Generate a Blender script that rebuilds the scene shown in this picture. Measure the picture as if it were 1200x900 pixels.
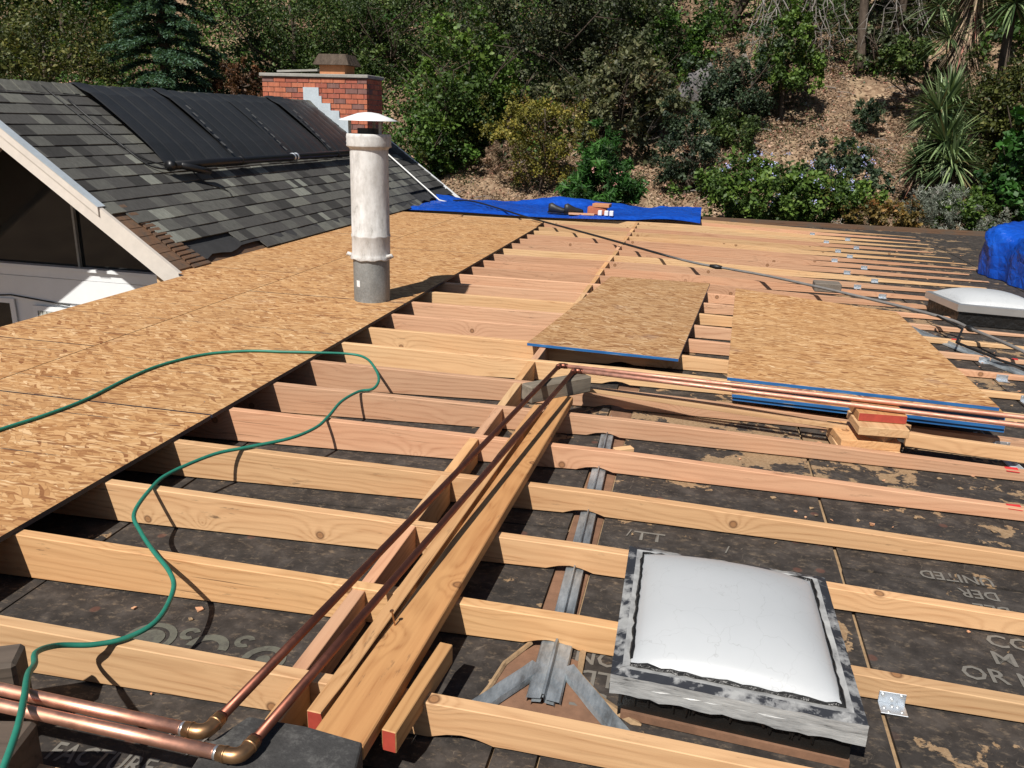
import bpy, bmesh, math, random
import numpy as np
from mathutils import Vector, Matrix, Euler
R = math.radians
random.seed(7)
scene = bpy.context.scene
for o in list(bpy.data.objects):
    bpy.data.objects.remove(o)
C = scene.collection

# ------------------------------------------------------------------ camera
PITCH, ROLL, YAW, CAMZ = 0.308777, 0.0315665, -0.2152485, 1.270424
fw = Vector((math.sin(YAW)*math.cos(PITCH), math.cos(YAW)*math.cos(PITCH), -math.sin(PITCH)))
rt0 = Vector((math.cos(YAW), -math.sin(YAW), 0)); up0 = rt0.cross(fw)
rt = math.cos(ROLL)*rt0 + math.sin(ROLL)*up0
up = -math.sin(ROLL)*rt0 + math.cos(ROLL)*up0
cam_d = bpy.data.cameras.new('camera'); cam = bpy.data.objects.new('camera', cam_d); C.objects.link(cam)
cam.matrix_world = Matrix(((rt.x, up.x, -fw.x, 0), (rt.y, up.y, -fw.y, 0), (rt.z, up.z, -fw.z, CAMZ), (0, 0, 0, 1)))
cam_d.lens = 28.879; cam_d.sensor_width = 36.0; cam_d.clip_start = 0.05; cam_d.clip_end = 600
scene.camera = cam

# ------------------------------------------------------------------ light
SUNV = Vector((0.24, 0.80, -1.0)).normalized()          # the way the light travels
elev = math.asin(-SUNV.z)
w = bpy.data.worlds.new('World'); scene.world = w; w.use_nodes = True
nt = w.node_tree; nt.nodes.clear()
sky = nt.nodes.new('ShaderNodeTexSky'); sky.sky_type = 'NISHITA'; sky.sun_disc = False
sky.sun_elevation = elev; sky.sun_rotation = math.atan2(-SUNV.x, -SUNV.y)
sky.air_density = 1.0; sky.dust_density = 0.6; sky.ozone_density = 1.0
bg = nt.nodes.new('ShaderNodeBackground'); bg.inputs['Strength'].default_value = 0.05
wo = nt.nodes.new('ShaderNodeOutputWorld')
nt.links.new(sky.outputs[0], bg.inputs[0]); nt.links.new(bg.outputs[0], wo.inputs[0])
sd = bpy.data.lights.new('sun', 'SUN'); sd.energy = 5.0; sd.angle = R(0.53); sd.color = (1.0, 0.955, 0.89)
sun = bpy.data.objects.new('sun', sd); C.objects.link(sun)
sun.rotation_euler = SUNV.to_track_quat('-Z', 'Y').to_euler()
scene.view_settings.view_transform = 'Standard'; scene.view_settings.look = 'None'
scene.view_settings.exposure = 0.22; scene.view_settings.gamma = 1.0

# ------------------------------------------------------------------ node helpers
class NT:
    def __init__(s, name, rough=0.7, metal=0.0, spec=None):
        s.m = bpy.data.materials.new(name); s.m.use_nodes = True
        s.t = s.m.node_tree; s.b = s.t.nodes['Principled BSDF']
        s.b.inputs['Roughness'].default_value = rough; s.b.inputs['Metallic'].default_value = metal
        if spec is not None: s.b.inputs['Specular IOR Level'].default_value = spec
    def n(s, typ, **kw):
        nd = s.t.nodes.new(typ)
        for k, v in kw.items(): setattr(nd, k, v)
        return nd
    def l(s, a, b): s.t.links.new(a, b)
    def val(s, x, sock):
        if isinstance(x, (int, float)): sock.default_value = x
        elif isinstance(x, (tuple, list)): sock.default_value = (tuple(x)+(1.0,))[:len(sock.default_value)] if len(x) < len(sock.default_value) else tuple(x)
        else: s.l(x, sock)
    def math(s, op, a, b=0.0, c=0.0, clamp=False):
        nd = s.n('ShaderNodeMath', operation=op, use_clamp=clamp)
        for i, x in enumerate((a, b, c)): s.val(x, nd.inputs[i])
        return nd.outputs[0]
    def vmath(s, op, a, b=(0, 0, 0)):
        nd = s.n('ShaderNodeVectorMath', operation=op); s.val(a, nd.inputs[0]); s.val(b, nd.inputs[1]); return nd.outputs[0]
    def sep(s, v):
        nd = s.n('ShaderNodeSeparateXYZ'); s.l(v, nd.inputs[0]); return nd.outputs
    def comb(s, x=0.0, y=0.0, z=0.0):
        nd = s.n('ShaderNodeCombineXYZ')
        for i, q in enumerate((x, y, z)): s.val(q, nd.inputs[i])
        return nd.outputs[0]
    def obj(s, rnd=True):
        tc = s.n('ShaderNodeTexCoord'); v = tc.outputs['Object']
        if rnd:
            oi = s.n('ShaderNodeObjectInfo'); r = s.math('MULTIPLY', oi.outputs['Random'], 37.0)
            v = s.vmath('ADD', v, s.comb(r, s.math('MULTIPLY', r, .7), s.math('MULTIPLY', r, .31)))
        return v
    def mapv(s, v, scale=(1, 1, 1), rot=(0, 0, 0), loc=(0, 0, 0)):
        nd = s.n('ShaderNodeMapping'); s.l(v, nd.inputs[0])
        nd.inputs['Location'].default_value = loc; nd.inputs['Rotation'].default_value = rot; nd.inputs['Scale'].default_value = scale
        return nd.outputs[0]
    def noise(s, v, scale=5., detail=4., rough=.55, dist=0., col=False):
        nd = s.n('ShaderNodeTexNoise'); s.l(v, nd.inputs['Vector']); nd.inputs['Scale'].default_value = scale
        nd.inputs['Detail'].default_value = detail; nd.inputs['Roughness'].default_value = rough; nd.inputs['Distortion'].default_value = dist
        return nd.outputs['Color'] if col else nd.outputs['Fac']
    def vor(s, v, scale=5., feat='F1', out='Distance', rnd=1.0, dims='3D'):
        nd = s.n('ShaderNodeTexVoronoi', feature=feat, voronoi_dimensions=dims); s.l(v, nd.inputs['Vector'])
        nd.inputs['Scale'].default_value = scale; nd.inputs['Randomness'].default_value = rnd
        return nd.outputs[out]
    def ramp(s, f, stops, interp='LINEAR'):
        nd = s.n('ShaderNodeValToRGB'); s.l(f, nd.inputs[0]); cr = nd.color_ramp; cr.interpolation = interp
        while len(cr.elements) < len(stops): cr.elements.new(0.5)
        for e, (p, c) in zip(cr.elements, stops):
            e.position = p; e.color = (c, c, c, 1) if isinstance(c, (int, float)) else tuple(c)+(1,)
        return nd.outputs[0]
    def mix(s, f, a, b, mode='MIX'):
        nd = s.n('ShaderNodeMix', data_type='RGBA', blend_type=mode)
        s.val(f, nd.inputs[0]); s.val(a, nd.inputs[6]); s.val(b, nd.inputs[7]); return nd.outputs[2]
    def bump(s, h, strength=.3, dist=.01):
        nd = s.n('ShaderNodeBump'); nd.inputs['Strength'].default_value = strength; nd.inputs['Distance'].default_value = dist
        s.l(h, nd.inputs['Height']); s.l(nd.outputs[0], s.b.inputs['Normal'])
    def col(s, c): s.val(c, s.b.inputs['Base Color'])
    def rough(s, r): s.val(r, s.b.inputs['Roughness'])

def plain(name, c, rough=.6, metal=0., var=.25, scale=30, bump=.15, dist=.003, spec=None):
    t = NT(name, rough, metal, spec); v = t.obj()
    n = t.noise(v, scale, 5, .6); n2 = t.noise(v, scale*.12, 3, .5)
    f = t.math('ADD', t.math('MULTIPLY', n, .6), t.math('MULTIPLY', n2, .6))
    hi = tuple(min(1, x*(1+var)) for x in c); lo = tuple(x*(1-var) for x in c)
    t.col(t.ramp(f, [(.35, lo), (.8, hi)])); t.bump(n, bump, dist); return t.m

def wood(name, base, dark, knots=True, grain=1.0, rough=.62, stain=0.0, hue=.22):
    """lumber whose length runs along local X"""
    t = NT(name, rough, 0, .25); v = t.obj(); x, y, z = t.sep(v)
    # knots, on a 2-D lattice of the wide face
    kv = t.comb(x, t.math('ADD', z, t.math('MULTIPLY', y, .9)), 0.0)
    kd = t.vor(kv, 2.3, 'F1', 'Distance', 1.0, '2D')
    knotd = t.math('MULTIPLY', kd, 1/2.3)
    swirl = t.math('POWER', 2.718, t.math('MULTIPLY', knotd, -26.))
    n1 = t.noise(t.mapv(v, (1.1, 9, 9)), 1.0, 3, .5)
    n2 = t.noise(t.mapv(v, (5, 150, 150)), 1.0, 4, .6)
    ph = t.math('ADD', t.math('MULTIPLY', z, 250.*grain), t.math('MULTIPLY', y, 120.*grain))
    ph = t.math('ADD', ph, t.math('MULTIPLY', n1, 34.))
    if knots: ph = t.math('ADD', ph, t.math('MULTIPLY', swirl, 26.))
    g = t.math('MULTIPLY', t.math('ADD', t.math('SINE', ph), 1.0), .5)
    g = t.math('POWER', g, 2.2)
    n3 = t.noise(t.mapv(v, (2.2, 45, 45)), 1.0, 4, .65)
    f = t.math('ADD', t.math('MULTIPLY', g, .36), t.math('MULTIPLY', n2, .46)); f = t.math('ADD', f, t.math('MULTIPLY', t.math('SUBTRACT', n3, .42), .9))
    c = t.ramp(f, [(.18, tuple(min(.8, x*1.06) for x in base)), (.66, tuple(b*.72+d*.28 for b, d in zip(base, dark))), (.95, dark)])
    big = t.noise(t.mapv(v, (.9, 7, 7)), 1.0, 2, .5)
    c = t.mix(t.ramp(big, [(.42, 0.), (.7, hue)]), c, tuple((base[0]*.95, base[1]*.66, base[2]*.52)))
    oi = t.n('ShaderNodeObjectInfo')
    rnd = t.math('FRACT', t.math('MULTIPLY', oi.outputs['Random'], 7.3))
    c = t.mix(t.math('MULTIPLY', rnd, .55), c, t.mix(1.0, c, (.97, .84, .78), 'MULTIPLY'))
    rv = t.math('FRACT', t.math('MULTIPLY', oi.outputs['Random'], 91.7)); br_ = t.math('ADD', .76, t.math('MULTIPLY', rv, .34))
    c = t.mix(1.0, c, t.comb(br_, br_, br_), 'MULTIPLY')
    spl = t.noise(t.mapv(v, (1.6, 130, 130)), 1.0, 2, .5); c = t.mix(t.math('MULTIPLY', t.ramp(spl, [(.70, 0.), (.735, .8)]), t.ramp(t.noise(v, 1.9, 2), [(.5, 0.), (.58, 1.)])), c, (.14, .07, .035))
    # small dark scuffs and pencil marks along the board
    sc = t.noise(t.mapv(v, (9, 60, 60)), 1.0, 5, .7)
    mask = t.math('MULTIPLY', t.ramp(sc, [(.60, 0.), (.70, 1.)]), t.ramp(t.noise(v, 2.3, 2), [(.47, 0.), (.60, .75)]))
    c = t.mix(mask, c, (.10, .065, .04))
    if knots:
        k1 = t.ramp(knotd, [(.0, 1.), (.010, 1.), (.016, 0.)]); ring = t.ramp(knotd, [(.008, 0.), (.0125, 1.), (.017, 0.)])
        gate = t.ramp(t.vor(kv, 2.3, 'F1', 'Color', 1.0, '2D'), [(.22, 0.), (.23, 1.)])
        c = t.mix(t.math('MULTIPLY', t.math('MULTIPLY', k1, gate), .75), c, (.26, .115, .045))
        c = t.mix(t.math('MULTIPLY', t.math('MULTIPLY', ring, gate), .85), c, (.09, .04, .02))
    if stain:
        st = t.noise(t.mapv(v, (4, 12, 12)), 1.0, 4, .6)
        c = t.mix(t.ramp(st, [(.45, 0.), (.65, stain)]), c, (.09, .075, .06))
    t.col(c); t.bump(t.math('ADD', n2, t.math('MULTIPLY', g, .5)), .28, .0015); return t.m

def osb(name, lines=False, tint=(1, 1, 1), ang=0.0):
    t = NT(name, .7, 0, .2); v0 = t.obj(True); 
    warp = t.noise(v0, 5.0, 2, .5, col=True)
    v = t.vmath('ADD', v0, t.vmath('MULTIPLY', t.vmath('SUBTRACT', warp, (.5, .5, .5)), (.06, .06, 0)))
    layers = []
    for i, (a, sx, sy) in enumerate(((.12, 9, 50), (-.6, 11, 58), (.75, 11, 54), (0.02, 16, 84), (-.25, 7, 38))):
        m = t.mapv(v, (sx, sy, 1), (0, 0, 0), (i*3.1, i*1.7, 0))
        m0 = t.mapv(v, (1, 1, 1), (0, 0, a+ang)); m = t.mapv(m0, (sx, sy, .01), (0, 0, 0), (i*3.1, i*1.7, 0))
        cc = t.vor(m, 1.0, 'F1', 'Color', 1.0, '2D'); cs = t.n('ShaderNodeSeparateColor'); t.l(cc, cs.inputs[0])
        e = t.vor(m, 1.0, 'DISTANCE_TO_EDGE', 'Distance', 1.0, '2D')
        layers.append((cs.outputs[0], cs.outputs[1], e))
    f = layers[4][0]; edge = layers[4][2]
    for r, g, e in layers[:4]:
        sel = t.math('GREATER_THAN', g, .54)
        mf = t.n('ShaderNodeMix', data_type='FLOAT'); t.l(sel, mf.inputs[0]); t.l(f, mf.inputs[2]); t.l(r, mf.inputs[3]); f = mf.outputs[0]
        me = t.n('ShaderNodeMix', data_type='FLOAT'); t.l(sel, me.inputs[0]); t.l(edge, me.inputs[2]); t.l(e, me.inputs[3]); edge = me.outputs[0]
    fib = t.noise(t.mapv(v, (16, 160, 1), (0, 0, .1+ang)), 1.0, 4, .6)
    f2 = t.math('ADD', t.math('MULTIPLY', f, .80), t.math('MULTIPLY', fib, .24))
    k = lambda c: tuple(a*b for a, b in zip(c, tint))
    c = t.ramp(f2, [(.12, k((.22, .092, .038))), (.24, k((.37, .190, .080))), (.50, k((.50, .290, .132))), (.78, k((.585, .370, .185))), (.90, k((.66, .455, .255))), (.98, k((.84, .66, .44)))])
    c = t.mix(t.ramp(edge, [(0., .55), (.10, 0.)]), c, k((.20, .085, .032)))
    big = t.noise(v0, 1.3, 3, .6); c = t.mix(t.ramp(big, [(.42, 0.), (.72, .30)]), c, k((.42, .27, .14)))
    gr = t.noise(v0, 2.1, 4, .7); c = t.mix(t.ramp(gr, [(.62, 0.), (.78, .25)]), c, (.42, .37, .33))
    if lines:                                  # printed nailing lines every 16 in
        tc = t.n('ShaderNodeTexCoord'); ox, oy, oz = t.sep(tc.outputs['Object'])
        for per, off, wd, st in ((.4064, .12, .008, .9), (.4877, .31, .005, .7)):
            d = t.math('ABSOLUTE', t.math('SUBTRACT', t.math('FRACT', t.math('DIVIDE', t.math('ADD', oy, off+50*per), per)), .5))
            ln = t.math('LESS_THAN', d, wd/per*.5)
            br = t.ramp(t.noise(t.mapv(v0, (7, 2, 1)), 1.0, 4, .7), [(.42, 0.), (.60, st)])
            c = t.mix(t.math('MULTIPLY', ln, br), c, (.07, .055, .05))
    t.col(c); t.bump(t.math('ADD', f, t.math('MULTIPLY', fib, .4)), .35, .0012); return t.m

M = {}
M['fir_y'] = wood('fir_yellow', (.655, .435, .235), (.40, .205, .09))
M['fir_p'] = wood('fir_pink', (.64, .39, .24), (.40, .185, .10))
M['fir_o'] = wood('fir_orange', (.65, .40, .195), (.40, .19, .07))
M['plank'] = wood('plank_fir', (.60, .34, .145), (.34, .145, .05), grain=.7)
M['cedar'] = wood('old_board', (.17, .105, .065), (.06, .036, .022), stain=.7)
M['grey_wood'] = wood('weathered_grey', (.25, .215, .165), (.05, .04, .03), knots=False, grain=.5, rough=.85, stain=.6, hue=.05)
M['black_wood'] = wood('tarred_black', (.12, .095, .075), (.022, .018, .015), knots=False, grain=.5, rough=.75, stain=.75, hue=.1)
M['osb'] = osb('osb_nailed', True, (1.0, .94, .87))
M['osb2'] = osb('osb_loose', False, (1.0, .94, .87), ang=.05)
M['osb3'] = osb('osb_grey', False, (.84, .82, .82), ang=.1)

def edge_paint():
    t = NT('blue_edge_paint', .55); v = t.obj(False)
    n = t.noise(t.mapv(v, (6, 6, 160)), 1.0, 4, .6)
    t.col(t.ramp(n, [(.4, (.012, .09, .26)), (.62, (.02, .15, .38)), (.68, (.30, .30, .26))])); t.bump(n, .3, .002); return t.m
M['blue_edge'] = edge_paint()
M['black_edge'] = plain('black_edge_paint', (.016, .020, .035), .6)

def feltboard():
    t = NT('asphalt_board', .8, 0, .25); tc = t.n('ShaderNodeNewGeometry'); p = tc.outputs['Position']
    wv = t.vmath('ADD', p, t.vmath('MULTIPLY', t.vmath('SUBTRACT', t.noise(p, 9, 3, .6, col=True), (.5, .5, .5)), (.12, .12, 0)))
    fine = t.noise(p, 90, 5, .7); med = t.noise(p, 14, 5, .65); bigr = t.noise(wv, 2.4, 4, .6)
    c = t.ramp(med, [(.3, (.020, .0175, .016)), (.52, (.042, .036, .032)), (.75, (.085, .073, .064))])
    dust = t.ramp(t.noise(t.mapv(p, (30, 55, 30), (0, 0, .6)), 1.0, 6, .75), [(.54, 0.), (.72, .6)])
    c = t.mix(dust, c, (.24, .18, .12))
    # torn facing: bare tan fibre, heavier to the right and far side
    x, y, z = t.sep(p)
    where = t.math('ADD', t.math('MULTIPLY', t.ramp(t.math('DIVIDE', y, 8.0), [(.36, 0.), (.44, 1.), (.62, .7), (.9, .6), (1., .15)]), .075),
                   t.math('MULTIPLY', t.ramp(t.math('ADD', t.math('MULTIPLY', x, .2), .5), [(.3, 0.), (.62, 1.)]), .05))
    for an, sd in ((.5, 0.), (-.35, 3.), (1.15, 7.)):
        scr = t.noise(t.mapv(t.mapv(wv, (1, 1, 1), (0, 0, an)), (85, 9, 1), (0, 0, 0), (sd, sd, 0)), 1.0, 4, .7)
        c = t.mix(t.math('MULTIPLY', t.ramp(scr, [(.62, 0.), (.72, .75)]), t.ramp(t.noise(p, 4.5, 4, .6, sd), [(.46, 0.), (.62, 1.)])), c, (.19, .155, .12))
    torn = t.math('ADD', t.math('ADD', t.math('MULTIPLY', bigr, .62), t.math('ADD', t.math('MULTIPLY', t.noise(wv, 13, 4, .6), .28), t.math('MULTIPLY', t.noise(p, 60, 4, .7), .10))), where)
    tm = t.ramp(torn, [(.622, 0.), (.632, 1.)])
    tan = t.ramp(fine, [(.3, (.20, .125, .065)), (.7, (.36, .25, .15))])
    c = t.mix(tm, c, tan)
    rust = t.ramp(t.vor(t.mapv(p, (4.3, 4.3, .1)), 1.0, 'F1', 'Distance', 1.0, '2D'), [(.05, .8), (.075, 0.)])
    rg_ = t.ramp(t.vor(t.mapv(p, (4.3, 4.3, .1)), 1.0, 'F1', 'Color', 1.0, '2D'), [(.62, 0.), (.63, 1.)])
    c = t.mix(t.math('MULTIPLY', t.math('MULTIPLY', rust, rg_), .6), c, (.15, .06, .04))
    t.col(c); t.bump(t.math('ADD', t.math('MULTIPLY', fine, .5), t.math('SUBTRACT', med, tm)), .5, .004); return t.m
M['felt'] = feltboard()
M['fibre'] = plain('tan_fibre', (.30, .20, .11), .9, var=.4, scale=60, bump=.5)
M['brown_fibre'] = plain('brown_sheathing', (.19, .10, .058), .85, var=.4, scale=30, bump=.4)
def worn(name, c, lo, hi):
    t = NT(name, .85); p = t.n('ShaderNodeNewGeometry').outputs['Position']
    n = t.math('ADD', t.math('MULTIPLY', t.noise(p, 70, 5, .75), .5), t.math('MULTIPLY', t.noise(p, 14, 4, .6), .5))
    t.col(t.ramp(n, [(lo, (.05, .044, .04)), (hi, tuple(x*.7 for x in c)), (.75, c)])); return t.m
M['print'] = worn('worn_white_print', (.20, .185, .16), .30, .38)
M['print2'] = worn('worn_green_print', (.15, .148, .115), .34, .50)
M['galv'] = plain('galvanised', (.62, .66, .70), .38, .85, var=.15, scale=25, bump=.08)
def rusty_galv():
    t = NT('aged_galvanised_strip', .5, .55); v = t.obj(False)
    n = t.noise(t.mapv(v, (20, 6, 20)), 1.0, 5, .7)
    t.col(t.ramp(n, [(.3, (.09, .09, .09)), (.48, (.26, .29, .31)), (.7, (.48, .52, .54))])); t.bump(n, .3, .003); return t.m
M['strip'] = rusty_galv()
def copper(name, a, b, rough):
    t = NT(name, rough, .92); v = t.obj(False)
    n = t.noise(t.mapv(v, (5, 5, 5)), 1.0, 5, .7); t.col(t.ramp(n, [(.3, a), (.7, b)]))
    t.rough(t.ramp(t.noise(v, 22, 4, .7), [(.3, rough*.75), (.8, rough*1.4)])); t.bump(n, .05, .001); return t.m
M['copper'] = copper('bright_copper', (.66, .31, .20), (.86, .46, .33), .46)
M['copper_m'] = copper('satin_copper', (.62, .31, .215), (.80, .44, .33), .62)
M['copper_d'] = copper('browned_copper', (.17, .065, .045), (.30, .115, .075), .45)  # dark reflections on the diagonal lengths, painted into the copper colour
M['brass'] = copper('brass_elbow', (.34, .18, .09), (.50, .30, .15), .42)
M['solder'] = plain('solder_ring', (.75, .75, .74), .3, .9, var=.1)
M['hose'] = plain('green_rubber', (.018, .17, .115), .5, var=.2, scale=50, bump=.05)
M['tarp'] = None
def tarp():
    t = NT('blue_tarp', .36, 0, .5); v = t.obj(False)
    n = t.noise(v, 5.5, 6, .62, 1.2); n2 = t.noise(v, 1.7, 3, .6)
    f = t.math('ADD', t.math('MULTIPLY', n, .6), t.math('MULTIPLY', n2, .4))
    t.col(t.ramp(f, [(.3, (.003, .036, .27)), (.6, (.005, .075, .46)), (.78, (.03, .15, .60))]))
    dust = t.ramp(t.noise(v, 9, 6, .75), [(.64, 0.), (.8, .35)]); 
    t.bump(t.math('ADD', n, t.vor(t.mapv(v, (9, 9, 9)), 1.0, 'DISTANCE_TO_EDGE')), .7, .03); return t.m
M['tarp'] = tarp()
def white_vent():
    t = NT('white_coated_pipe', .62); v = t.obj(False); x, y, z = t.sep(v)
    n = t.noise(t.mapv(v, (14, 14, 7)), 1.0, 6, .72); dr = t.noise(t.mapv(v, (30, 30, 2)), 1.0, 3, .6)
    c = t.ramp(n, [(.30, (.24, .225, .20)), (.40, (.50, .485, .46)), (.62, (.68, .67, .65))])
    c = t.mix(t.ramp(dr, [(.52, 0.), (.72, .30)]), c, (.40, .36, .31))
    sp = t.ramp(t.noise(v, 38, 5, .75), [(.66, 0.), (.72, .8)]); c = t.mix(sp, c, (.12, .11, .10))
    t.col(c); t.bump(n, .6, .006); return t.m
M['vent_white'] = white_vent()
M['vent_grey'] = plain('galvanised_vent', (.24, .25, .245), .55, .35, var=.35, scale=80, bump=.15)
M['white_cap'] = plain('white_cap', (.80, .80, .79), .45, var=.06, scale=10)
def tarry():
    t = NT('flaking_aluminium_paint', .48, .15); v = t.obj(False)
    wv = t.vmath('ADD', v, t.vmath('MULTIPLY', t.noise(v, 30, 3, .6, col=True), (.03, .03, .03)))
    n = t.math('ADD', t.math('MULTIPLY', t.noise(wv, 11, 4, .62), .7), t.math('MULTIPLY', t.noise(wv, 45, 4, .6), .3))
    c = t.ramp(n, [(.0, (.020, .021, .026)), (.47, (.034, .036, .042)), (.51, (.20, .20, .20)), (.58, (.36, .36, .35)), (.8, (.46, .46, .44))])
    t.col(c); t.bump(n, .8, .004); return t.m
M['tarry'] = tarry()
def frontpaint():
    t = NT('aluminium_paint', .5, .2); v = t.obj(False)
    n = t.noise(t.mapv(v, (9, 9, 60)), 1.0, 5, .7)
    t.col(t.ramp(n, [(.30, (.03, .03, .03)), (.37, (.27, .27, .265)), (.5, (.40, .40, .39)), (.75, (.56, .56, .54))])); t.bump(n, .5, .004); return t.m
M['alu_paint'] = frontpaint()
M['tar'] = plain('black_tar', (.010, .009, .008), .35, var=.4, scale=25, bump=.9, dist=.01)
def dome():
    t = NT('milky_acrylic', .42, 0, .4); v = t.obj(False)
    wv = t.vmath('ADD', v, t.vmath('MULTIPLY', t.noise(v, 5, 4, .6, col=True), (.25, .25, .25)))
    cr = t.vor(wv, 9, 'DISTANCE_TO_EDGE', 'Distance'); 
    c = t.ramp(cr, [(0., (.33, .335, .34)), (.008, (.43, .445, .455))]); n = t.noise(v, 4, 4, .6)
    c = t.mix(t.ramp(n, [(.3, .0), (.75, .5)]), c, (.49, .50, .505)); t.col(c)
    t.b.inputs['Subsurface Weight'].default_value = .15; t.b.inputs['Subsurface Radius'].default_value = (.03, .03, .03)
    t.b.inputs['Coat Weight'].default_value = .05; return t.m
M['dome'] = dome()
M['alu'] = plain('brushed_aluminium', (.60, .60, .59), .35, .8, var=.1, scale=8)
SH = []
for i, c in enumerate(((.046, .045, .043), (.074, .072, .068), (.100, .099, .090), (.140, .140, .122), (.205, .210, .182))):
    SH.append(plain('shingle_grit_%s' % 'abcde'[i], c, .93, var=.4, scale=150, bump=.6, dist=.003, spec=.12))
def wf():
    t = NT('worn_roofing_felt', .8); v = t.obj(False)
    n = t.noise(v, 9, 5, .7); n2 = t.noise(v, 120, 4, .7)
    f = t.math('ADD', t.math('MULTIPLY', n, .75), t.math('MULTIPLY', n2, .3))
    t.col(t.ramp(f, [(.38, (.022, .021, .020)), (.55, (.045, .043, .041)), (.66, (.10, .097, .09)), (.76, (.20, .195, .18))])); t.bump(f, .8, .006); return t.m
M['worn_felt'] = wf()
M['underlay'] = plain('tar_paper', (.030, .030, .031), .85, var=.35, scale=12, bump=.3)
M['pool_mat'] = plain('black_rubber_mat', (.022, .023, .024), .46, var=.25, scale=14, bump=.25, spec=.45)
M['strap'] = plain('faded_black_strap', (.075, .076, .076), .7)
M['black_plastic'] = plain('black_plastic', (.008, .008, .009), .4, var=.2)
M['white_paint'] = plain('white_siding_paint', (.76, .78, .79), .55, var=.05, scale=6, bump=.08)
M['trim'] = plain('cream_trim_paint', (.63, .57, .50), .6, var=.1, scale=18, bump=.2)
M['soffit'] = wood('soffit_board', (.50, .43, .34), (.34, .28, .21), knots=False)
M['glass'] = None
g = NT('dark_window_glass', .06, 0, .5); g.col((.012, .014, .015)); M['glass'] = g.m
M['curtain'] = plain('curtain_cloth', (.42, .43, .38), .9)
M['mortar'] = plain('mortar', (.26, .24, .215), .95, var=.3, scale=60, bump=.6)
BR = [plain('brick_%s' % 'abcd'[i], c, .88, var=.35, scale=45, bump=.6, dist=.004) for i, c in enumerate(((.37, .105, .058), (.42, .135, .072), (.31, .09, .058), (.19, .095, .08)))]
M['concrete'] = plain('concrete_cap', (.27, .26, .235), .9, var=.3, scale=30, bump=.5)
M['clay'] = plain('clay_flue', (.46, .20, .09), .8)
M['flash'] = plain('painted_flashing', (.50, .56, .60), .5, .2, var=.15)
M['red_paint'] = plain('red_end_seal', (.38, .055, .035), .6, var=.25, scale=40)
M['red_mark'] = plain('red_spray_mark', (.55, .03, .03), .6, var=.2)
M['leather'] = plain('black_leather', (.016, .017, .018), .5, var=.4)
M['carton'] = plain('orange_carton', (.40, .12, .06), .7, var=.2)
M['carton2'] = plain('tan_carton', (.55, .35, .18), .8)
M['white_pack'] = plain('white_pack', (.72, .72, .72), .5, var=.1)
M['cable_grey'] = plain('grey_cable', (.17, .16, .15), .5, var=.3, scale=20)
M['cable_black'] = plain('black_cable', (.012, .012, .012), .5)
M['conduit'] = plain('pale_conduit', (.60, .60, .58), .45, .3)
M['concrete_blk'] = plain('grey_block', (.15, .125, .10), .95, var=.3, scale=50, bump=.8)

def ground_mat():
    t = NT('dry_leaf_slope', .95, 0, .1); tc = t.n('ShaderNodeNewGeometry'); p = tc.outputs['Position']
    a = t.noise(p, .7, 5, .6); b = t.noise(p, 6, 6, .7); c2 = t.vor(p, 14, 'F1', 'Color'); cs = t.n('ShaderNodeSeparateColor'); t.l(c2, cs.inputs[0])
    c = t.ramp(t.math('ADD', t.math('MULTIPLY', b, .55), t.math('MULTIPLY', cs.outputs[0], .4)), [(.25, (.12, .072, .045)), (.5, (.27, .18, .115)), (.75, (.44, .325, .215))])
    c = t.mix(t.ramp(a, [(.42, 0.), (.55, .75)]), c, (.14, .090, .060)); c = t.mix(t.ramp(t.noise(p, 1.9, 6, .7), [(.52, 0.), (.62, .7)]), c, (.40, .30, .19))
    t.col(c); t.bump(t.math('ADD', b, cs.outputs[0]), .8, .05); return t.m
M['ground'] = ground_mat()
M['litter'] = plain('dry_leaves', (.34, .235, .14), .9, var=.55, scale=3)
M['rock'] = plain('grey_rock', (.135, .125, .125), .9, var=.45, scale=4, bump=.8, dist=.05)
M['red_wall'] = plain('far_brick_wall', (.33, .13, .085), .9, var=.3, scale=3)
M['post'] = plain('pale_post', (.30, .29, .26), .9)

def leafmat(name, c1, c2, trans=.22, rough=.55):
    if name.startswith('leaf_') and 'dry' not in name and 'silver' not in name: c1 = tuple(x*.72 for x in c1); c2 = tuple(x*.80 for x in c2)
    t = NT(name, rough, 0, .35); a = t.n('ShaderNodeAttribute'); a.attribute_name = 'tint'
    k1 = tuple(x*.9 for x in c1); k2 = tuple(min(1, x*1.22) for x in c2); md = tuple(x*.45+y*.55 for x, y in zip(c1, c2))
    col = t.ramp(a.outputs['Fac'], [(0., (c2[0]*.9, c2[1]*.55, c2[2]*.6)), (.045, (c2[0]*.9, c2[1]*.55, c2[2]*.6)), (.06, k1), (.6, md), (.9, k2), (1., (k2[0]*1.35, k2[1]*1.15, k2[2]*1.3))]); t.col(col)
    tr = t.n('ShaderNodeBsdfTranslucent'); t.l(t.mix(1., col, (1.2, 1.35, .6), 'MULTIPLY'), tr.inputs[0])
    ms = t.n('ShaderNodeMixShader'); ms.inputs[0].default_value = trans
    out = t.t.nodes['Material Output']; t.l(t.b.outputs[0], ms.inputs[1]); t.l(tr.outputs[0], ms.inputs[2]); t.l(ms.outputs[0], out.inputs[0])
    return t.m
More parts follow.
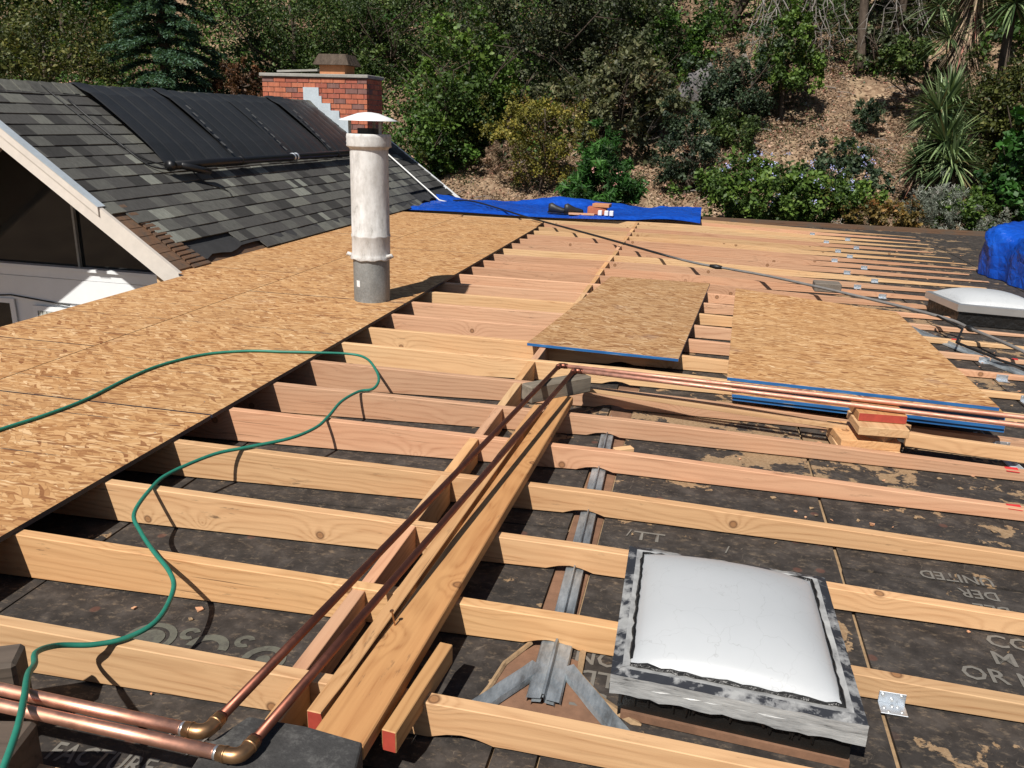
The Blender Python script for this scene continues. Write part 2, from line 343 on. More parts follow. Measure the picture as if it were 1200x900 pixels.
LF = {
 'olive': leafmat('leaf_olive', (.016, .036, .009), (.095, .150, .036)),
 'russet': leafmat('leaf_russet', (.024, .040, .009), (.125, .140, .032)),
 'rust': leafmat('leaf_rust', (.06, .028, .014), (.16, .075, .03)),
 'green': leafmat('leaf_green', (.013, .036, .007), (.085, .175, .026)),
 'bright': leafmat('leaf_bright', (.012, .048, .009), (.055, .165, .026)),
 'light': leafmat('leaf_light', (.024, .056, .009), (.120, .205, .034)),
 'oak': leafmat('leaf_oak', (.014, .024, .010), (.105, .125, .058)),
 'yellow': leafmat('leaf_yellow', (.085, .090, .016), (.26, .235, .04)),
 'bay': leafmat('leaf_bay', (.022, .034, .014), (.16, .165, .075)),
 'deodar': leafmat('needle_blue', (.020, .044, .028), (.085, .150, .100)),
 'bluegreen': leafmat('leaf_bluegreen', (.022, .044, .026), (.075, .115, .055)),
 'lavender': leafmat('leaf_silver', (.085, .100, .075), (.24, .265, .215)),
 'dry': leafmat('leaf_dry', (.17, .115, .075), (.33, .235, .15), .1),
 'yucca': leafmat('blade_yucca', (.022, .050, .018), (.20, .27, .12), .1, .4),
 'yucca_dry': leafmat('blade_dead', (.09, .065, .045), (.36, .27, .18), .05, .9),
 'nandina': leafmat('leaf_nandina', (.07, .065, .018), (.25, .165, .045)),
 'petal_b': leafmat('petal_blue', (.32, .36, .70), (.52, .55, .86), .3),
 'petal_p': leafmat('petal_pink', (.55, .22, .22), (.75, .40, .36), .3),
 'petal_w': leafmat('petal_white', (.7, .7, .66), (.85, .85, .8), .3),
}
def bark(name, c):
    t = NT(name, .95, 0, .1); v = t.obj(); n = t.noise(t.mapv(v, (16, 16, 4)), 1.0, 5, .7)
    t.col(t.ramp(n, [(.3, tuple(x*.45 for x in c)), (.7, c)])); t.bump(n, 1.0, .03); return t.m
M['bark'] = bark('bark_brown', (.13, .10, .078)); M['bark_g'] = bark('bark_grey', (.25, .22, .19)); M['twig'] = bark('dead_twig', (.34, .31, .28))

# ------------------------------------------------------------------ object helpers
def props(o, label=None, cat=None, group=None, kind=None):
    if label: o['label'] = label
    if cat: o['category'] = cat
    if group: o['group'] = group
    if kind: o['kind'] = kind
    return o
def thing(name, label, cat, loc=(0, 0, 0), group=None):
    o = bpy.data.objects.new(name, None); C.objects.link(o); o.location = loc; o.empty_display_size = .1
    return props(o, label, cat, group)
def rootloc(p):
    v = Vector((0, 0, 0))
    while p is not None: v += p.location; p = p.parent
    return v
def link(name, me, parent=None):
    o = bpy.data.objects.new(name, me); C.objects.link(o)
    if parent is not None: o.parent = parent
    return o
def obj(name, verts, faces, mats, parent=None, mi=None, smooth=False, local=False):
    """verts in world coordinates; re-based on the parent"""
    off = Vector((0, 0, 0)) if local else rootloc(parent)
    me = bpy.data.meshes.new(name)
    me.from_pydata([(v[0]-off.x, v[1]-off.y, v[2]-off.z) for v in verts], [], faces)
    for m in (mats if isinstance(mats, (list, tuple)) else [mats]): me.materials.append(m)
    if mi: me.polygons.foreach_set('material_index', mi)
    if smooth: me.polygons.foreach_set('use_smooth', [True]*len(faces))
    me.update(); return link(name, me, parent)
class MB:
    def __init__(s): s.v = []; s.f = []; s.mi = []
    def add(s, v, f, mi=0):
        n = len(s.v); s.v += [tuple(p) for p in v]; s.f += [tuple(i+n for i in q) for q in f]
        s.mi += [mi]*len(f) if isinstance(mi, int) else list(mi); return s
    def box(s, a, b, mi=0):
        (x0, y0, z0), (x1, y1, z1) = a, b
        return s.add([(x0, y0, z0), (x1, y0, z0), (x1, y1, z0), (x0, y1, z0), (x0, y0, z1), (x1, y0, z1), (x1, y1, z1), (x0, y1, z1)],
                     [(0, 3, 2, 1), (4, 5, 6, 7), (0, 1, 5, 4), (1, 2, 6, 5), (2, 3, 7, 6), (3, 0, 4, 7)], mi)
    def prism(s, top, z_or_bot, mi=0, side=None):
        """top: list of 3-D points (ccw from above); bottom: drop in z or list"""
        n = len(top); bot = [(p[0], p[1], p[2]-z_or_bot) for p in top] if isinstance(z_or_bot, (int, float)) else z_or_bot
        f = [tuple(range(n)), tuple(range(2*n-1, n-1, -1))] + [(i, n+i, n+(i+1) % n, (i+1) % n) for i in range(n)]
        m = [mi, mi] + [(mi if side is None else side)]*n
        return s.add(list(top)+list(bot), f, m)
    def tube(s, pts, r, n=8, mi=0, cap=True):
        pts = [Vector(p) for p in pts]; rr = r if isinstance(r, (list, tuple)) else [r]*len(pts)
        t0 = (pts[1]-pts[0]).normalized(); a = t0.cross(Vector((0, 0, 1)))
        if a.length < .01: a = Vector((1, 0, 0))
        a.normalize(); v = []; 
        for i, p in enumerate(pts):
            t = (pts[min(i+1, len(pts)-1)]-pts[max(i-1, 0)]).normalized()
            a = (a-t*a.dot(t)); a.normalize(); b = t.cross(a)
            for k in range(n):
                q = 2*math.pi*k/n; v.append(p+(a*math.cos(q)+b*math.sin(q))*rr[i])
        f = [(i*n+k, i*n+(k+1) % n, (i+1)*n+(k+1) % n, (i+1)*n+k) for i in range(len(pts)-1) for k in range(n)]
        if cap: f += [tuple(range(n-1, -1, -1)), tuple((len(pts)-1)*n+k for k in range(n))]
        return s.add(v, f, mi)
    def lathe(s, prof, n=24, c=(0, 0), mi=0, wob=0):
        v = []; 
        for j, (r, z) in enumerate(prof):
            for k in range(n):
                q = 2*math.pi*k/n; dz = wob*math.sin(q*5+j)*.5+wob*math.sin(q*9+2) if wob else 0
                v.append((c[0]+r*math.cos(q), c[1]+r*math.sin(q), z+dz))
        f = [(i*n+k, i*n+(k+1) % n, (i+1)*n+(k+1) % n, (i+1)*n+k) for i in range(len(prof)-1) for k in range(n)]
        return s.add(v, f, mi)
    def build(s, name, mats, parent=None, smooth=False): return obj(name, s.v, s.f, mats, parent, s.mi, smooth)
def smooth_path(pts, sub=6):
    P = [Vector(p) for p in pts]; P = [P[0]*2-P[1]]+P+[P[-1]*2-P[-2]]; out = []
    for i in range(1, len(P)-2):
        a, b, c, d = P[i-1:i+3]
        for k in range(sub):
            t = k/sub; out.append(.5*((2*b)+(c-a)*t+(2*a-5*b+4*c-d)*t*t+(3*b-a-3*c+d)*t**3))
    out.append(P[-2]); return out
def bevel(o, w=.002, seg=1, ang=40):
    bm = bmesh.new(); bm.from_mesh(o.data)
    ed = [e for e in bm.edges if len(e.link_faces) == 2 and e.calc_face_angle(0) > R(ang)]
    bmesh.ops.bevel(bm, geom=ed, offset=w, segments=seg, affect='EDGES', clamp_overlap=True)
    bm.to_mesh(o.data); bm.free(); return o
def board(name, p0, p1, width, thick, mats, parent=None, upv=(0, 0, 1), endmi=None, bev=.002, w1=None, label=None):
    """a plank whose top face centre line runs p0->p1; local X along it, so the grain follows"""
    p0, p1 = Vector(p0), Vector(p1); L = (p1-p0).length; ex = (p1-p0).normalized(); ez = Vector(upv); ez = (ez-ex*ez.dot(ex)).normalized(); ey = ez.cross(ex)
    m = MB(); h0 = width/2; h1 = (w1 if w1 else width)/2
    v = [(0, -h0, -thick), (L, -h1, -thick), (L, h1, -thick), (0, h0, -thick), (0, -h0, 0), (L, -h1, 0), (L, h1, 0), (0, h0, 0)]
    m.add(v, [(0, 3, 2, 1), (4, 5, 6, 7), (0, 1, 5, 4), (1, 2, 6, 5), (2, 3, 7, 6), (3, 0, 4, 7)], [0, 0, 0, 0, 0, 0] if endmi is None else [0, 0, 0, endmi[1], 0, endmi[0]])
    o = obj(name, m.v, m.f, mats, None, m.mi)
    if bev: bevel(o, bev)
    off = rootloc(parent); M4 = Matrix.Identity(4)
    for i, e in enumerate((ex, ey, ez)):
        for j in range(3): M4[j][i] = e[j]
    M4.translation = p0-off
    if parent is not None: o.parent = parent
    o.matrix_local = M4
    return o

def deckz(x):
    pts = [(-4.6, -.235), (-1.9, -.152), (-.3, -.094), (6.5, -.090)]
    if x <= pts[0][0]: return pts[0][1]
    for (a, za), (b, zb) in zip(pts, pts[1:]):
        if x <= b: return za+(zb-za)*(x-a)/(b-a)
    return pts[-1][1]
def topz(x): return 0.0 if x < -.2 else -.0275*(x+.2)
Y0, SP, T = 1.89966, .4064, .038
YK = lambda k: Y0+SP*k

# ------------------------------------------------------------------ ground (one sheet, slope behind)
def hillz(x, y):
    if y < 13.6: z = -2.7
    elif y < 15.2: z = -2.7+(y-13.6)/1.6*1.41
    else: z = -1.4+(y-15)*.55
    if y > 34: z = 9.05+(y-34)*.30
    return z
def ground():
    xs = np.concatenate([np.linspace(-140, -30, 12, endpoint=False), np.linspace(-30, 14, 111), np.linspace(18, 120, 12)])
    ys = np.concatenate([np.linspace(-120, 11, 12), np.linspace(12.5, 34, 87), np.linspace(37, 200, 16)])
    rs = random.Random(3); ph = [(rs.uniform(.3, 2.2), rs.uniform(.3, 2.2), rs.uniform(0, 6), .16/(1+i*.25)) for i in range(12)]
    V = []
    for y in ys:
        for x in xs:
            n = sum(a*math.sin(fx*x+fy*y+p) for fx, fy, p, a in ph) if y > 14.2 else 0
            V.append((x, y, hillz(x, y)+n*min(1, max(0, (y-14.2)/3))*.55))
    nx = len(xs); F = [(j*nx+i, j*nx+i+1, (j+1)*nx+i+1, (j+1)*nx+i) for j in range(len(ys)-1) for i in range(nx-1)]
    props(obj('ground', V, F, M['ground'], smooth=True), kind='structure')
ground()

# ------------------------------------------------------------------ flat roof deck with insulation boards
def roof_deck():
    root = thing('roof_deck', None, None); props(root, kind='structure'); del root['kind']; root['kind'] = 'structure'
    m = MB(); xs = [-4.55, -1.9, -.3, 6.5]
    for a, b in zip(xs, xs[1:]):
        m.prism([(a, -3, deckz(a)-.014), (b, -3, deckz(b)-.014), (b, 13.15, deckz(b)-.014), (a, 13.15, deckz(a)-.014)], .20)
    m.build('substrate', M['fibre'], root)
    cols = [-4.5, -3.12, -1.9, -.345, -.238, .56, 1.78, 3.0, 4.22, 5.44, 6.45]; rs = random.Random(5)
    for i, (a, b) in enumerate(zip(cols, cols[1:])):
        if i == 3:                                            # cut-out that the metal batten runs in; whole board only in front of it
            MB().prism([(a+.004, -1.5, deckz(a)), (b-.004, -1.5, deckz(b)), (b-.004, 1.59, deckz(b)), (a+.004, 1.59, deckz(a))], .012).build('insulation_board', M['felt'], root); continue
        y = -1.2-rs.random()*.5
        while y < 13.1:
            h = rs.choice([.61, 1.22, 1.22]); y1 = min(y+h, 13.12)
            if y1-y < .08: break
            g = .003+rs.random()*.003; j = rs.uniform(-.0015, .0015)
            # slightly ragged corner jitter so that the joints are not ruler-straight
            p = [(a+g+rs.uniform(0, .004), y+g), (b-g-rs.uniform(0, .004), y+g+rs.uniform(0, .003)), (b-g, y1-g), (a+g, y1-g-rs.uniform(0, .003))]
            MB().prism([(u, v, deckz(u)+j) for u, v in p], .012).build('insulation_board', M['felt'], root)
            y = y1
    # tan torn edge strips and brown sheathing in the batten cut-out
    mb = MB(); mb.prism([(-.345, 1.60, deckz(-.345)-.011), (-.238, 1.60, deckz(-.238)-.011), (-.238, 13, deckz(-.238)-.011), (-.345, 13, deckz(-.345)-.011)], .002)
    mb.build('bare_sheathing', M['brown_fibre'], root)
    # edge kerb along the far side
    MB().box((-4.5, 13.15, -.30), (6.5, 13.24, -.035)).build('edge_board', M['cedar'], root)
    # lettering printed on the boards
    def text(s, x, y, size, rot, mat, shear=0, wx=1.0):
        cu = bpy.data.curves.new('t', 'FONT'); cu.body = s; cu.size = size; cu.resolution_u = 2; cu.offset = size*.014
        to = bpy.data.objects.new('t', cu); C.objects.link(to); dg = bpy.context.evaluated_depsgraph_get(); dg.update()
        me = bpy.data.meshes.new_from_object(to.evaluated_get(dg)); bpy.data.objects.remove(to); bpy.data.curves.remove(cu)
        ca, sa = math.cos(rot), math.sin(rot)
        for v in me.vertices:
            px, py = v.co.x*wx, v.co.y; X = x+px*ca-py*sa; Y = y+px*sa+py*ca; v.co = (X, Y, deckz(X)+.0022)
        me.materials.clear(); me.materials.append(mat); me.name = 'printed_lettering'
        return link('printed_lettering', me, root)
    p = math.pi
    text('UNITED', 1.03, 2.635, .072, p, M['print'], wx=.86); text('DER', 1.02, 2.545, .072, p, M['print'], wx=.86); text('BLE', 1.03, 2.462, .072, p, M['print'], wx=.95)
    text('OR N', .795, 2.062, .085, -.02, M['print'], wx=.95); text('M', .895, 2.150, .085, -.02, M['print']); text('CO', .905, 2.236, .085, -.02, M['print'])
    text('ION', -.075, 1.915, .085, p, M['print'], wx=.9); text('LDI', -.105, 1.83, .085, p, M['print'], wx=.95); text('ST', -.11, 1.745, .085, p, M['print'])
    text('FACTURE', -1.33, 1.245, .078, 0.0, M['print'], wx=.8); text('OR', 1.22, 3.6, .08, p, M['print'])
    text('APPLIC', 0.25, 3.35, .062, p, M['print']); text('ANSWER', .35, 3.74, .05, 0, M['print'])
    text('TT', -.12, 2.585, .09, 0, M['print']); text('ABLE', -1.25, 3.25, .08, 0, M['print'])
    # big worn trade emblem: rings
    def ring(cx, cy, r0, r1, a0=0, a1=2*p, mat=M['print2'], n=30):
        v = []; 
        for i in range(n+1):
            q = a0+(a1-a0)*i/n
            for r in (r0, r1): X = cx+r*math.cos(q); v.append((X, cy+r*math.sin(q), deckz(X)+.0022))
        obj('printed_emblem', v, [(2*i, 2*i+1, 2*i+3, 2*i+2) for i in range(n)], mat, root)
    for cx, cy in ((-.16, 2.82), (-1.385, 1.70)):
        ring(cx, cy, .055, .075); ring(cx, cy, .0, .043)
        ring(cx+.18, cy-.005, .035, .062, 0, p); ring(cx+.36, cy-.02, .04, .062, -.2, 3.2); ring(cx+.36, cy-.02, .0, .02)
        for q in (.10, .27): ring(cx+q, cy+.045, .012, .028, .5, 5.5)
    # guide lines printed on the boards
    ln = MB()
    for x, y, l in ((-.145, 2.60, .05), (.19, 2.57, .05), (-.98, 1.30, .09), (-1.02, 1.32, .08), (-1.1, 1.36, .05)):
        ln.prism([(x, y, deckz(x)+.004), (x+.005, y, deckz(x)+.004), (x+.005+l*.25, y+l, deckz(x)+.004), (x+l*.25, y+l, deckz(x)+.004)], .001)
    ln.build('printed_guide_line', M['print'], root)
roof_deck()

def building_below():
    root = thing('flat_roof_building', 'pale walls of the house under the flat roof, below the joists', 'building', (0, 5, -2.7))
    m = MB(); m.box((-3.9, -2.8, -2.75), (6.3, 13.0, -.47)); m.build('wall', M['white_paint'], root)
    return root
building_below()

# torn deck debris
def tornbits():
    rs = random.Random(11); m = MB()
    for _ in range(420):
        x = rs.uniform(-1.8, 3.2); y = rs.uniform(1.2, 11)
        if rs.random() < .45: x = rs.uniform(.2, 2.0); y = rs.uniform(2.7, 6.0)
        s = rs.uniform(.004, .018); a = rs.uniform(0, 6); z = deckz(x)+.004
        p = [(x+s*rs.uniform(.5, 1)*math.cos(a+k*1.57), y+s*rs.uniform(.3, 1)*math.sin(a+k*1.57)) for k in range(4)]
        m.prism([(u, v, z+rs.uniform(0, .006)) for u, v in p], .003, rs.choice([0, 0, 1]))
    props(m.build('roof_debris', [M['fibre'], M['fir_p']]), 'tan splinters and torn fibre scraps littering the black roof boards', 'debris', kind='stuff')
tornbits()

# metal battens running up the roof at x=-.3, and the Y piece
def strips():
    root = thing('metal_batten', 'weathered grey metal strip running under the joists between plank and skylight', 'roof flashing', (-.29, 2, -.1))
    m = MB()
    def run(a, b, wd, z=.0, ridge=True):
        a, b = Vector((a[0], a[1], 0)), Vector((b[0], b[1], 0)); d = (b-a).normalized(); n = Vector((-d.y, d.x, 0))
        N = 8; v = []
        prof = [(-.5, .004), (-.46, .012), (-.08, .015), (-.03, .030), (.03, .030), (.08, .015), (.46, .012), (.5, .004)] if ridge else [(-.5, .004), (-.40, .017), (.40, .017), (.5, .004)]
        for i in range(N+1):
            c = a+(b-a)*i/N
            for o_, h in prof:
                q = c+n*o_*wd; v.append((q.x, q.y, deckz(q.x)+h+z+.001*math.sin(i*2.3+o_*5)))
        k = len(prof); return v, [(i*k+j, i*k+j+1, (i+1)*k+j+1, (i+1)*k+j) for i in range(N) for j in range(k-1)]
    v, f = run((-.262, 1.66), (-.325, 3.75), .060); obj('batten_strip', v, f, M['strip'], root)
    v, f = run((-.262, 1.665), (-.268, 1.92), .088, .006); obj('batten_end_piece', v, f, M['strip'], root)
    v, f = run((-.47, 1.52), (-.30, 1.80), .052, .002, False); obj('left_branch_strip', v, f, M['strip'], root)
    v, f = run((-.225, 1.81), (.02, 1.50), .048, .002, False); obj('right_branch_strip', v, f, M['strip'], root)
    # torn brown patch around the fork
    pts = [(-.40, 1.70), (-.37, 1.60), (-.2, 1.62), (-.10, 1.64), (-.19, 1.74), (-.20, 1.86), (-.33, 1.90), (-.38, 1.82)]
    MB().prism([(x, y, deckz(x)+.0025) for x, y in pts], .003).build('bare_patch', M['brown_fibre'], root)
    ed = MB()
    path = [(-.43, 1.60), (-.405, 1.70), (-.39, 1.80), (-.34, 1.905)]
    ed.tube([(x, y, deckz(x)+.005) for x, y in path], .007, 5); ed.tube([(x, y, deckz(x)+.004) for x, y in [(-.195, 1.90), (-.19, 1.80), (-.13, 1.72), (-.04, 1.66), (-.02, 1.655)]], [.010, .008, .012, .010, .003], 5)
    ed.build('torn_fibre_edge', M['fibre'], root)
    r2 = thing('metal_batten', 'white painted metal strip crossing the bare boards right of the red-tipped timber', 'roof flashing', (1.45, 4, -.09))
    v, f = run((1.47, 3.2), (1.40, 4.1), .05); obj('batten_strip', v, f, M['flash'], r2)
    r3 = thing('metal_batten', 'pale metal strip lying on the deck past the far right corner of the stacked sheets', 'roof flashing', (1.7, 6, -.09))
    v, f = run((1.50, 6.6), (2.05, 5.1), .07); obj('batten_strip', v, f, M['strip'], r3)
strips()

# ------------------------------------------------------------------ roof framing: joists, blocking, brackets
def framing():
    root = thing('roof_framing', 'open rows of new fir joists with a line of blocking across the black roof deck', 'timber framing', (-.8, 7, -.1))
    rs = random.Random(21)
    ends = {12: 1.975, 13: 1.995, 14: 2.07, 15: 2.42, 16: 2.68, 17: 2.82, 18: 2.75, 19: 2.93, 20: 2.95, 21: 2.88, 22: 2.79, 23: 2.90, 24: 2.93, 25: 2.92, 26: 2.95}
    woods = ['fir_y', 'fir_o', 'fir_y', 'fir_y', 'fir_p', 'fir_p', 'fir_p', 'fir_y', 'fir_y', 'fir_p', 'fir_p', 'fir_y', 'fir_p', 'fir_p', 'fir_p', 'fir_p', 'fir_p', 'fir_y', 'fir_p', 'fir_p', 'fir_p', 'fir_y', 'fir_y', 'fir_p', 'fir_y', 'fir_y', 'fir_p', 'fir_y']
    def joist(k, xa, xb, wd, dt=0.0, notch=()):
        yk = YK(k); xs = sorted(set([xa, xb]+[round(x, 3) for x in np.arange(math.ceil(xa/.3)*.3, xb, .3)]+[q+d for q in notch for d in (-.076, -.06, -.035, 0, .035, .06, .076)]))
        xs = [x for x in xs if xa <= x <= xb]; n = len(xs); v = []; ph = rs.uniform(0, 6)
        for x in xs:
            zt = topz(x)+dt+.0012*math.sin(x*1.3+ph)
            zb = deckz(x)+.006
            for q in notch:
                if abs(x-q) < .075: zb = deckz(x)+.006+.017*math.cos(abs(x-q)/.075*math.pi/2)
            zb = min(zb, zt-.004)
            wy = .0015*math.sin(x*.9+ph*2)
            v += [(x, yk+wy, zt), (x, yk+T+wy, zt), (x, yk+T+wy, zb), (x, yk+wy, zb)]
        f = []
        for i in range(n-1):
            for j in range(4): a, b = i*4+j, i*4+(j+1) % 4; f.append((a, a+4, b+4, b))
        f += [(0, 1, 2, 3), (4*n-1, 4*n-2, 4*n-3, 4*n-4)]
        o = obj('joist', v, f, M[wd], root)
        if k < 13: bevel(o, .0025, 1, 60)
        return o
    for k in range(-2, 27):
        wd = woods[(k+1) % len(woods)]; nt_ = (-.285-.013*k,) if -1 <= k <= 7 else ()
        dt = rs.uniform(-.002, .001)
        if k == 0: joist(k, (-3.95 if YK(k) < 5.8 else -4.36), -.085, wd, dt, nt_); joist(k, .445, 6.2, 'fir_y', -.004)
        elif k == 1: joist(k, (-3.95 if YK(k) < 5.8 else -4.36), -.085, wd, dt, nt_); joist(k, .47, 6.2, 'fir_y', 0)
        elif k == -1: joist(k, (-3.95 if YK(k) < 5.8 else -4.36), -.665, 'fir_y', dt); joist(k, -.60, 6.2, 'fir_y', .0, (-.42,))
        elif k == -2: joist(k, (-3.95 if YK(k) < 5.8 else -4.36), -1.02, 'fir_y', -.01); joist(k, -.3, 6.2, 'fir_y', -.01)
        elif k in (15, 16) : joist(k, (-3.95 if YK(k) < 5.8 else -4.36), ends[k], wd, dt)
        elif k in ends: joist(k, (-3.95 if YK(k) < 5.8 else -4.36), ends[k], wd, dt)
        else: joist(k, (-3.95 if YK(k) < 5.8 else -4.36), 6.2, wd, dt, nt_)
    # right-hand short joists past the far skylight
    for k in (12, 13): pass
    for k in range(-2, 26):
        y0 = YK(k)+T+.001; y1 = YK(k+1)-.001; j = rs.uniform(-.006, .006); zz = rs.uniform(-.004, -.0005)
        x0, x1 = -.853+j, -.815+j
        if k == -2: y0, x0, x1 = y0, -.83, -.79
        o = board('blocking', (x0+.019, y0, zz), (x0+.019, y1, zz), T, -zz+.105 if False else .112+zz, M[rs.choice(['fir_y', 'fir_o', 'fir_p'])], root, bev=.0015 if k < 12 else 0)
    # galvanised angle brackets
    W, H = .064, .033
    m = MB(); v = [(0, 0, H), (W, 0, H), (W, 0, .0), (0, 0, 0), (W, -.042, -.0), (0, -.042, 0)]
    m.box((0, -.0018, .0), (W, 0, H)); m.box((0, -.044, 0), (W, -.0018, .0018)); bm_me = None
    br0 = None; sc = MB()
    for sx, sz in ((.010, .022), (.053, .024)): sc.lathe([(0.0, 0), (.0045, 0), (.0055, .002), (.0055, .003)], 8)
    def bracket(k, x, first=[None]):
        z = deckz(x)+.002; y = YK(k)-.001
        if first[0] is None:
            o = obj('angle_bracket', m.v, m.f, M['galv'], None, m.mi, local=True); bevel(o, .0012)
            s = MB()
            for sx, sz in ((.010, .023), (.053, .025), (.032, .012)): s.tube([(sx, -.0018, sz), (sx, -.005, sz)], .0042, 8)
            for sx, sy in ((.012, -.022), (.052, -.030), (.032, -.014), (.045, -.012), (.020, -.036)): s.tube([(sx, sy, .0018), (sx, sy, .004)], .0038, 8)
            so = obj('screw', s.v, s.f, M['alu'], None, s.mi, local=True); first[0] = (o, so); n, ns = o, so
        else: n = first[0][0].copy(); ns = first[0][1].copy(); C.objects.link(n); C.objects.link(ns)
        n.parent = root; n.location = Vector((x, y, z))-rootloc(root); ns.parent = n; ns.location = (0, 0, 0)
    for k, x in ((0, .552), (9, 1.81), (8, 1.79), (7, 1.79), (14, 1.58), (15, 1.44), (16, 1.66), (17, 1.47), (18, 1.70), (19, 1.46), (20, 1.68), (21, 1.61), (22, 1.88), (23, 1.58), (24, 1.90), (25, 1.50), (5, 1.42), (3, 2.1), (1, 2.2)):
        bracket(k, x)
    pm = MB(); marks = []
    for k, x in ((10, 1.77), (9, 2.02), (10, 2.3), (2, 2.0)): 
        pm = MB(); marks.append(pm); pm.prism([(x-.02, YK(k)+.004, topz(x)+.0032), (x+.015, YK(k)-.0, topz(x)+.003), (x+.022, YK(k)+.03, topz(x)+.003), (x-.012, YK(k)+.034, topz(x)+.003)], .002)
    for k, x in ((4, 1.36), (3, 1.24)): pm = MB(); marks.append(pm); pm.prism([(x-.02, YK(k)-.0015, topz(x)-.002), (x-.02, YK(k)+.03, topz(x)+.003), (x+.03, YK(k)+.034, topz(x)+.003), (x+.03, YK(k)-.0015, topz(x)-.004)][::-1], .003)
    for pm in marks: pm.build('paint_mark', M['red_mark'], root)
framing()

# ------------------------------------------------------------------ nailed OSB sheathing on the left
def sheathing():
    root = thing('roof_sheathing', 'long field of nailed tan strand board panels left of the open joists', 'roof sheathing', (-3, 6, 0))
    g = .006; th = .018
    def panel(pts):
        o = MB().prism([(x, y, .0195) for x, y in pts], th, 0, 1).build('panel', [M['osb'], M['black_edge']], root)
        return o
    A0, A1 = -3.20+g/2, -1.985
    ys = [-2.5, .55, 2.99, 5.43, 7.87, 10.31, 10.95]
    for a, b in zip(ys, ys[1:]):
        panel([(A0, a+g), (A1 if a < 8 else A1-.02, a+g), (A1 if a < 8 else A1-.03, b-g), (A0, b-g)])
    ys = [-2.5, -1.1, 1.34, 3.78]
    for a, b in zip(ys, ys[1:]): panel([(-3.985, a+g), (A0-g, a+g), (A0-g, b-g), (-3.985, b-g)])
    panel([(-3.985, 3.784), (A0-g, 3.784), (A0-g, 6.216), (-4.40, 6.216), (-4.40, 6.06), (-3.985, 5.80)])
    for a, b in ((6.22, 8.66), (8.66, 11.15)): panel([(-4.42, a+g), (A0-g, a+g), (A0-g, b-g), (-4.42, b-g)])
    m = MB(); rs = random.Random(3)
    nm = None
    for k in range(0, 22):
        for x in np.arange(-3.9, -2.0, .30):
            if rs.random() < .75:
                X = x+rs.uniform(-.02, .02); Y = YK(k)+.02+rs.uniform(-.008, .008); m.lathe([(0.0, .0203), (.0035, .0201)], 6, (X, Y))
    m.build('nail_head', M['strip'], root)['kind'] = 'stuff'
sheathing()

def loose_sheets():
    def quad(pts, zt, th, name, label, mt, em, grp=None):
        c = pts[0]; root_loc = (c[0], c[1], zt-th)
        me = MB().prism([(x-c[0], y-c[1], th if len(p) == 0 else th) for (x, y, *p) in pts], th, 0, 1)
        o = obj(name, me.v, me.f, [mt, em], None, me.mi, local=True); o.location = root_loc
        props(o, label, 'wood sheet', grp); bevel(o, .001); return o
    quad([(-.932, 4.645), (-.041, 4.585), (.137, 7.09), (-.703, 7.09)], .0205, .018, 'strand_board_sheet', 'single narrow strand board sheet with blue front edge lying loose on the joists', M['osb3'], M['blue_edge'])
    S = [(.203, 3.955), (1.362, 3.875), (1.335, 5.915), (.95, 6.09), (.315, 6.375)]
    S = [(.203, 3.955), (1.385, 3.865), (1.36, 5.90), (.315, 6.375)]
    z = .122
    lab = ['top strand board sheet of the blue-edged stack, its tan face in full sun', 'second strand board sheet from the top of the blue-edged stack', 'third sheet from the top of the stack, its blue edge set back',
           'fourth sheet from the top of the stack, level with the copper pipes', 'second lowest sheet of the blue-edged stack, below the copper pipes', 'lowest sheet of the blue-edged stack, just above the joists']
    for i, (zt, dx, dy) in enumerate(((.122, 0, 0), (.1033, .018, -.014), (.0846, .04, .03), (.0659, .05, .05), (.0462, .03, -.022), (.0272, .035, -.012))):
        quad([(x+dx, y+dy) for x, y in S], zt, .0178, 'strand_board_sheet', lab[i], M['osb2'], M['blue_edge'], 'stacked strand board sheets')
    for x in (.45, 1.15):
        o = board('spacer_stick', (x, 4.02, .009), (x+.02, 5.85, .009), .04, .018, M['cedar']); props(o, 'dark stick under the lowest strand board sheet, %s side' % ('left' if x < 1 else 'right'), 'spacer')
loose_sheets()

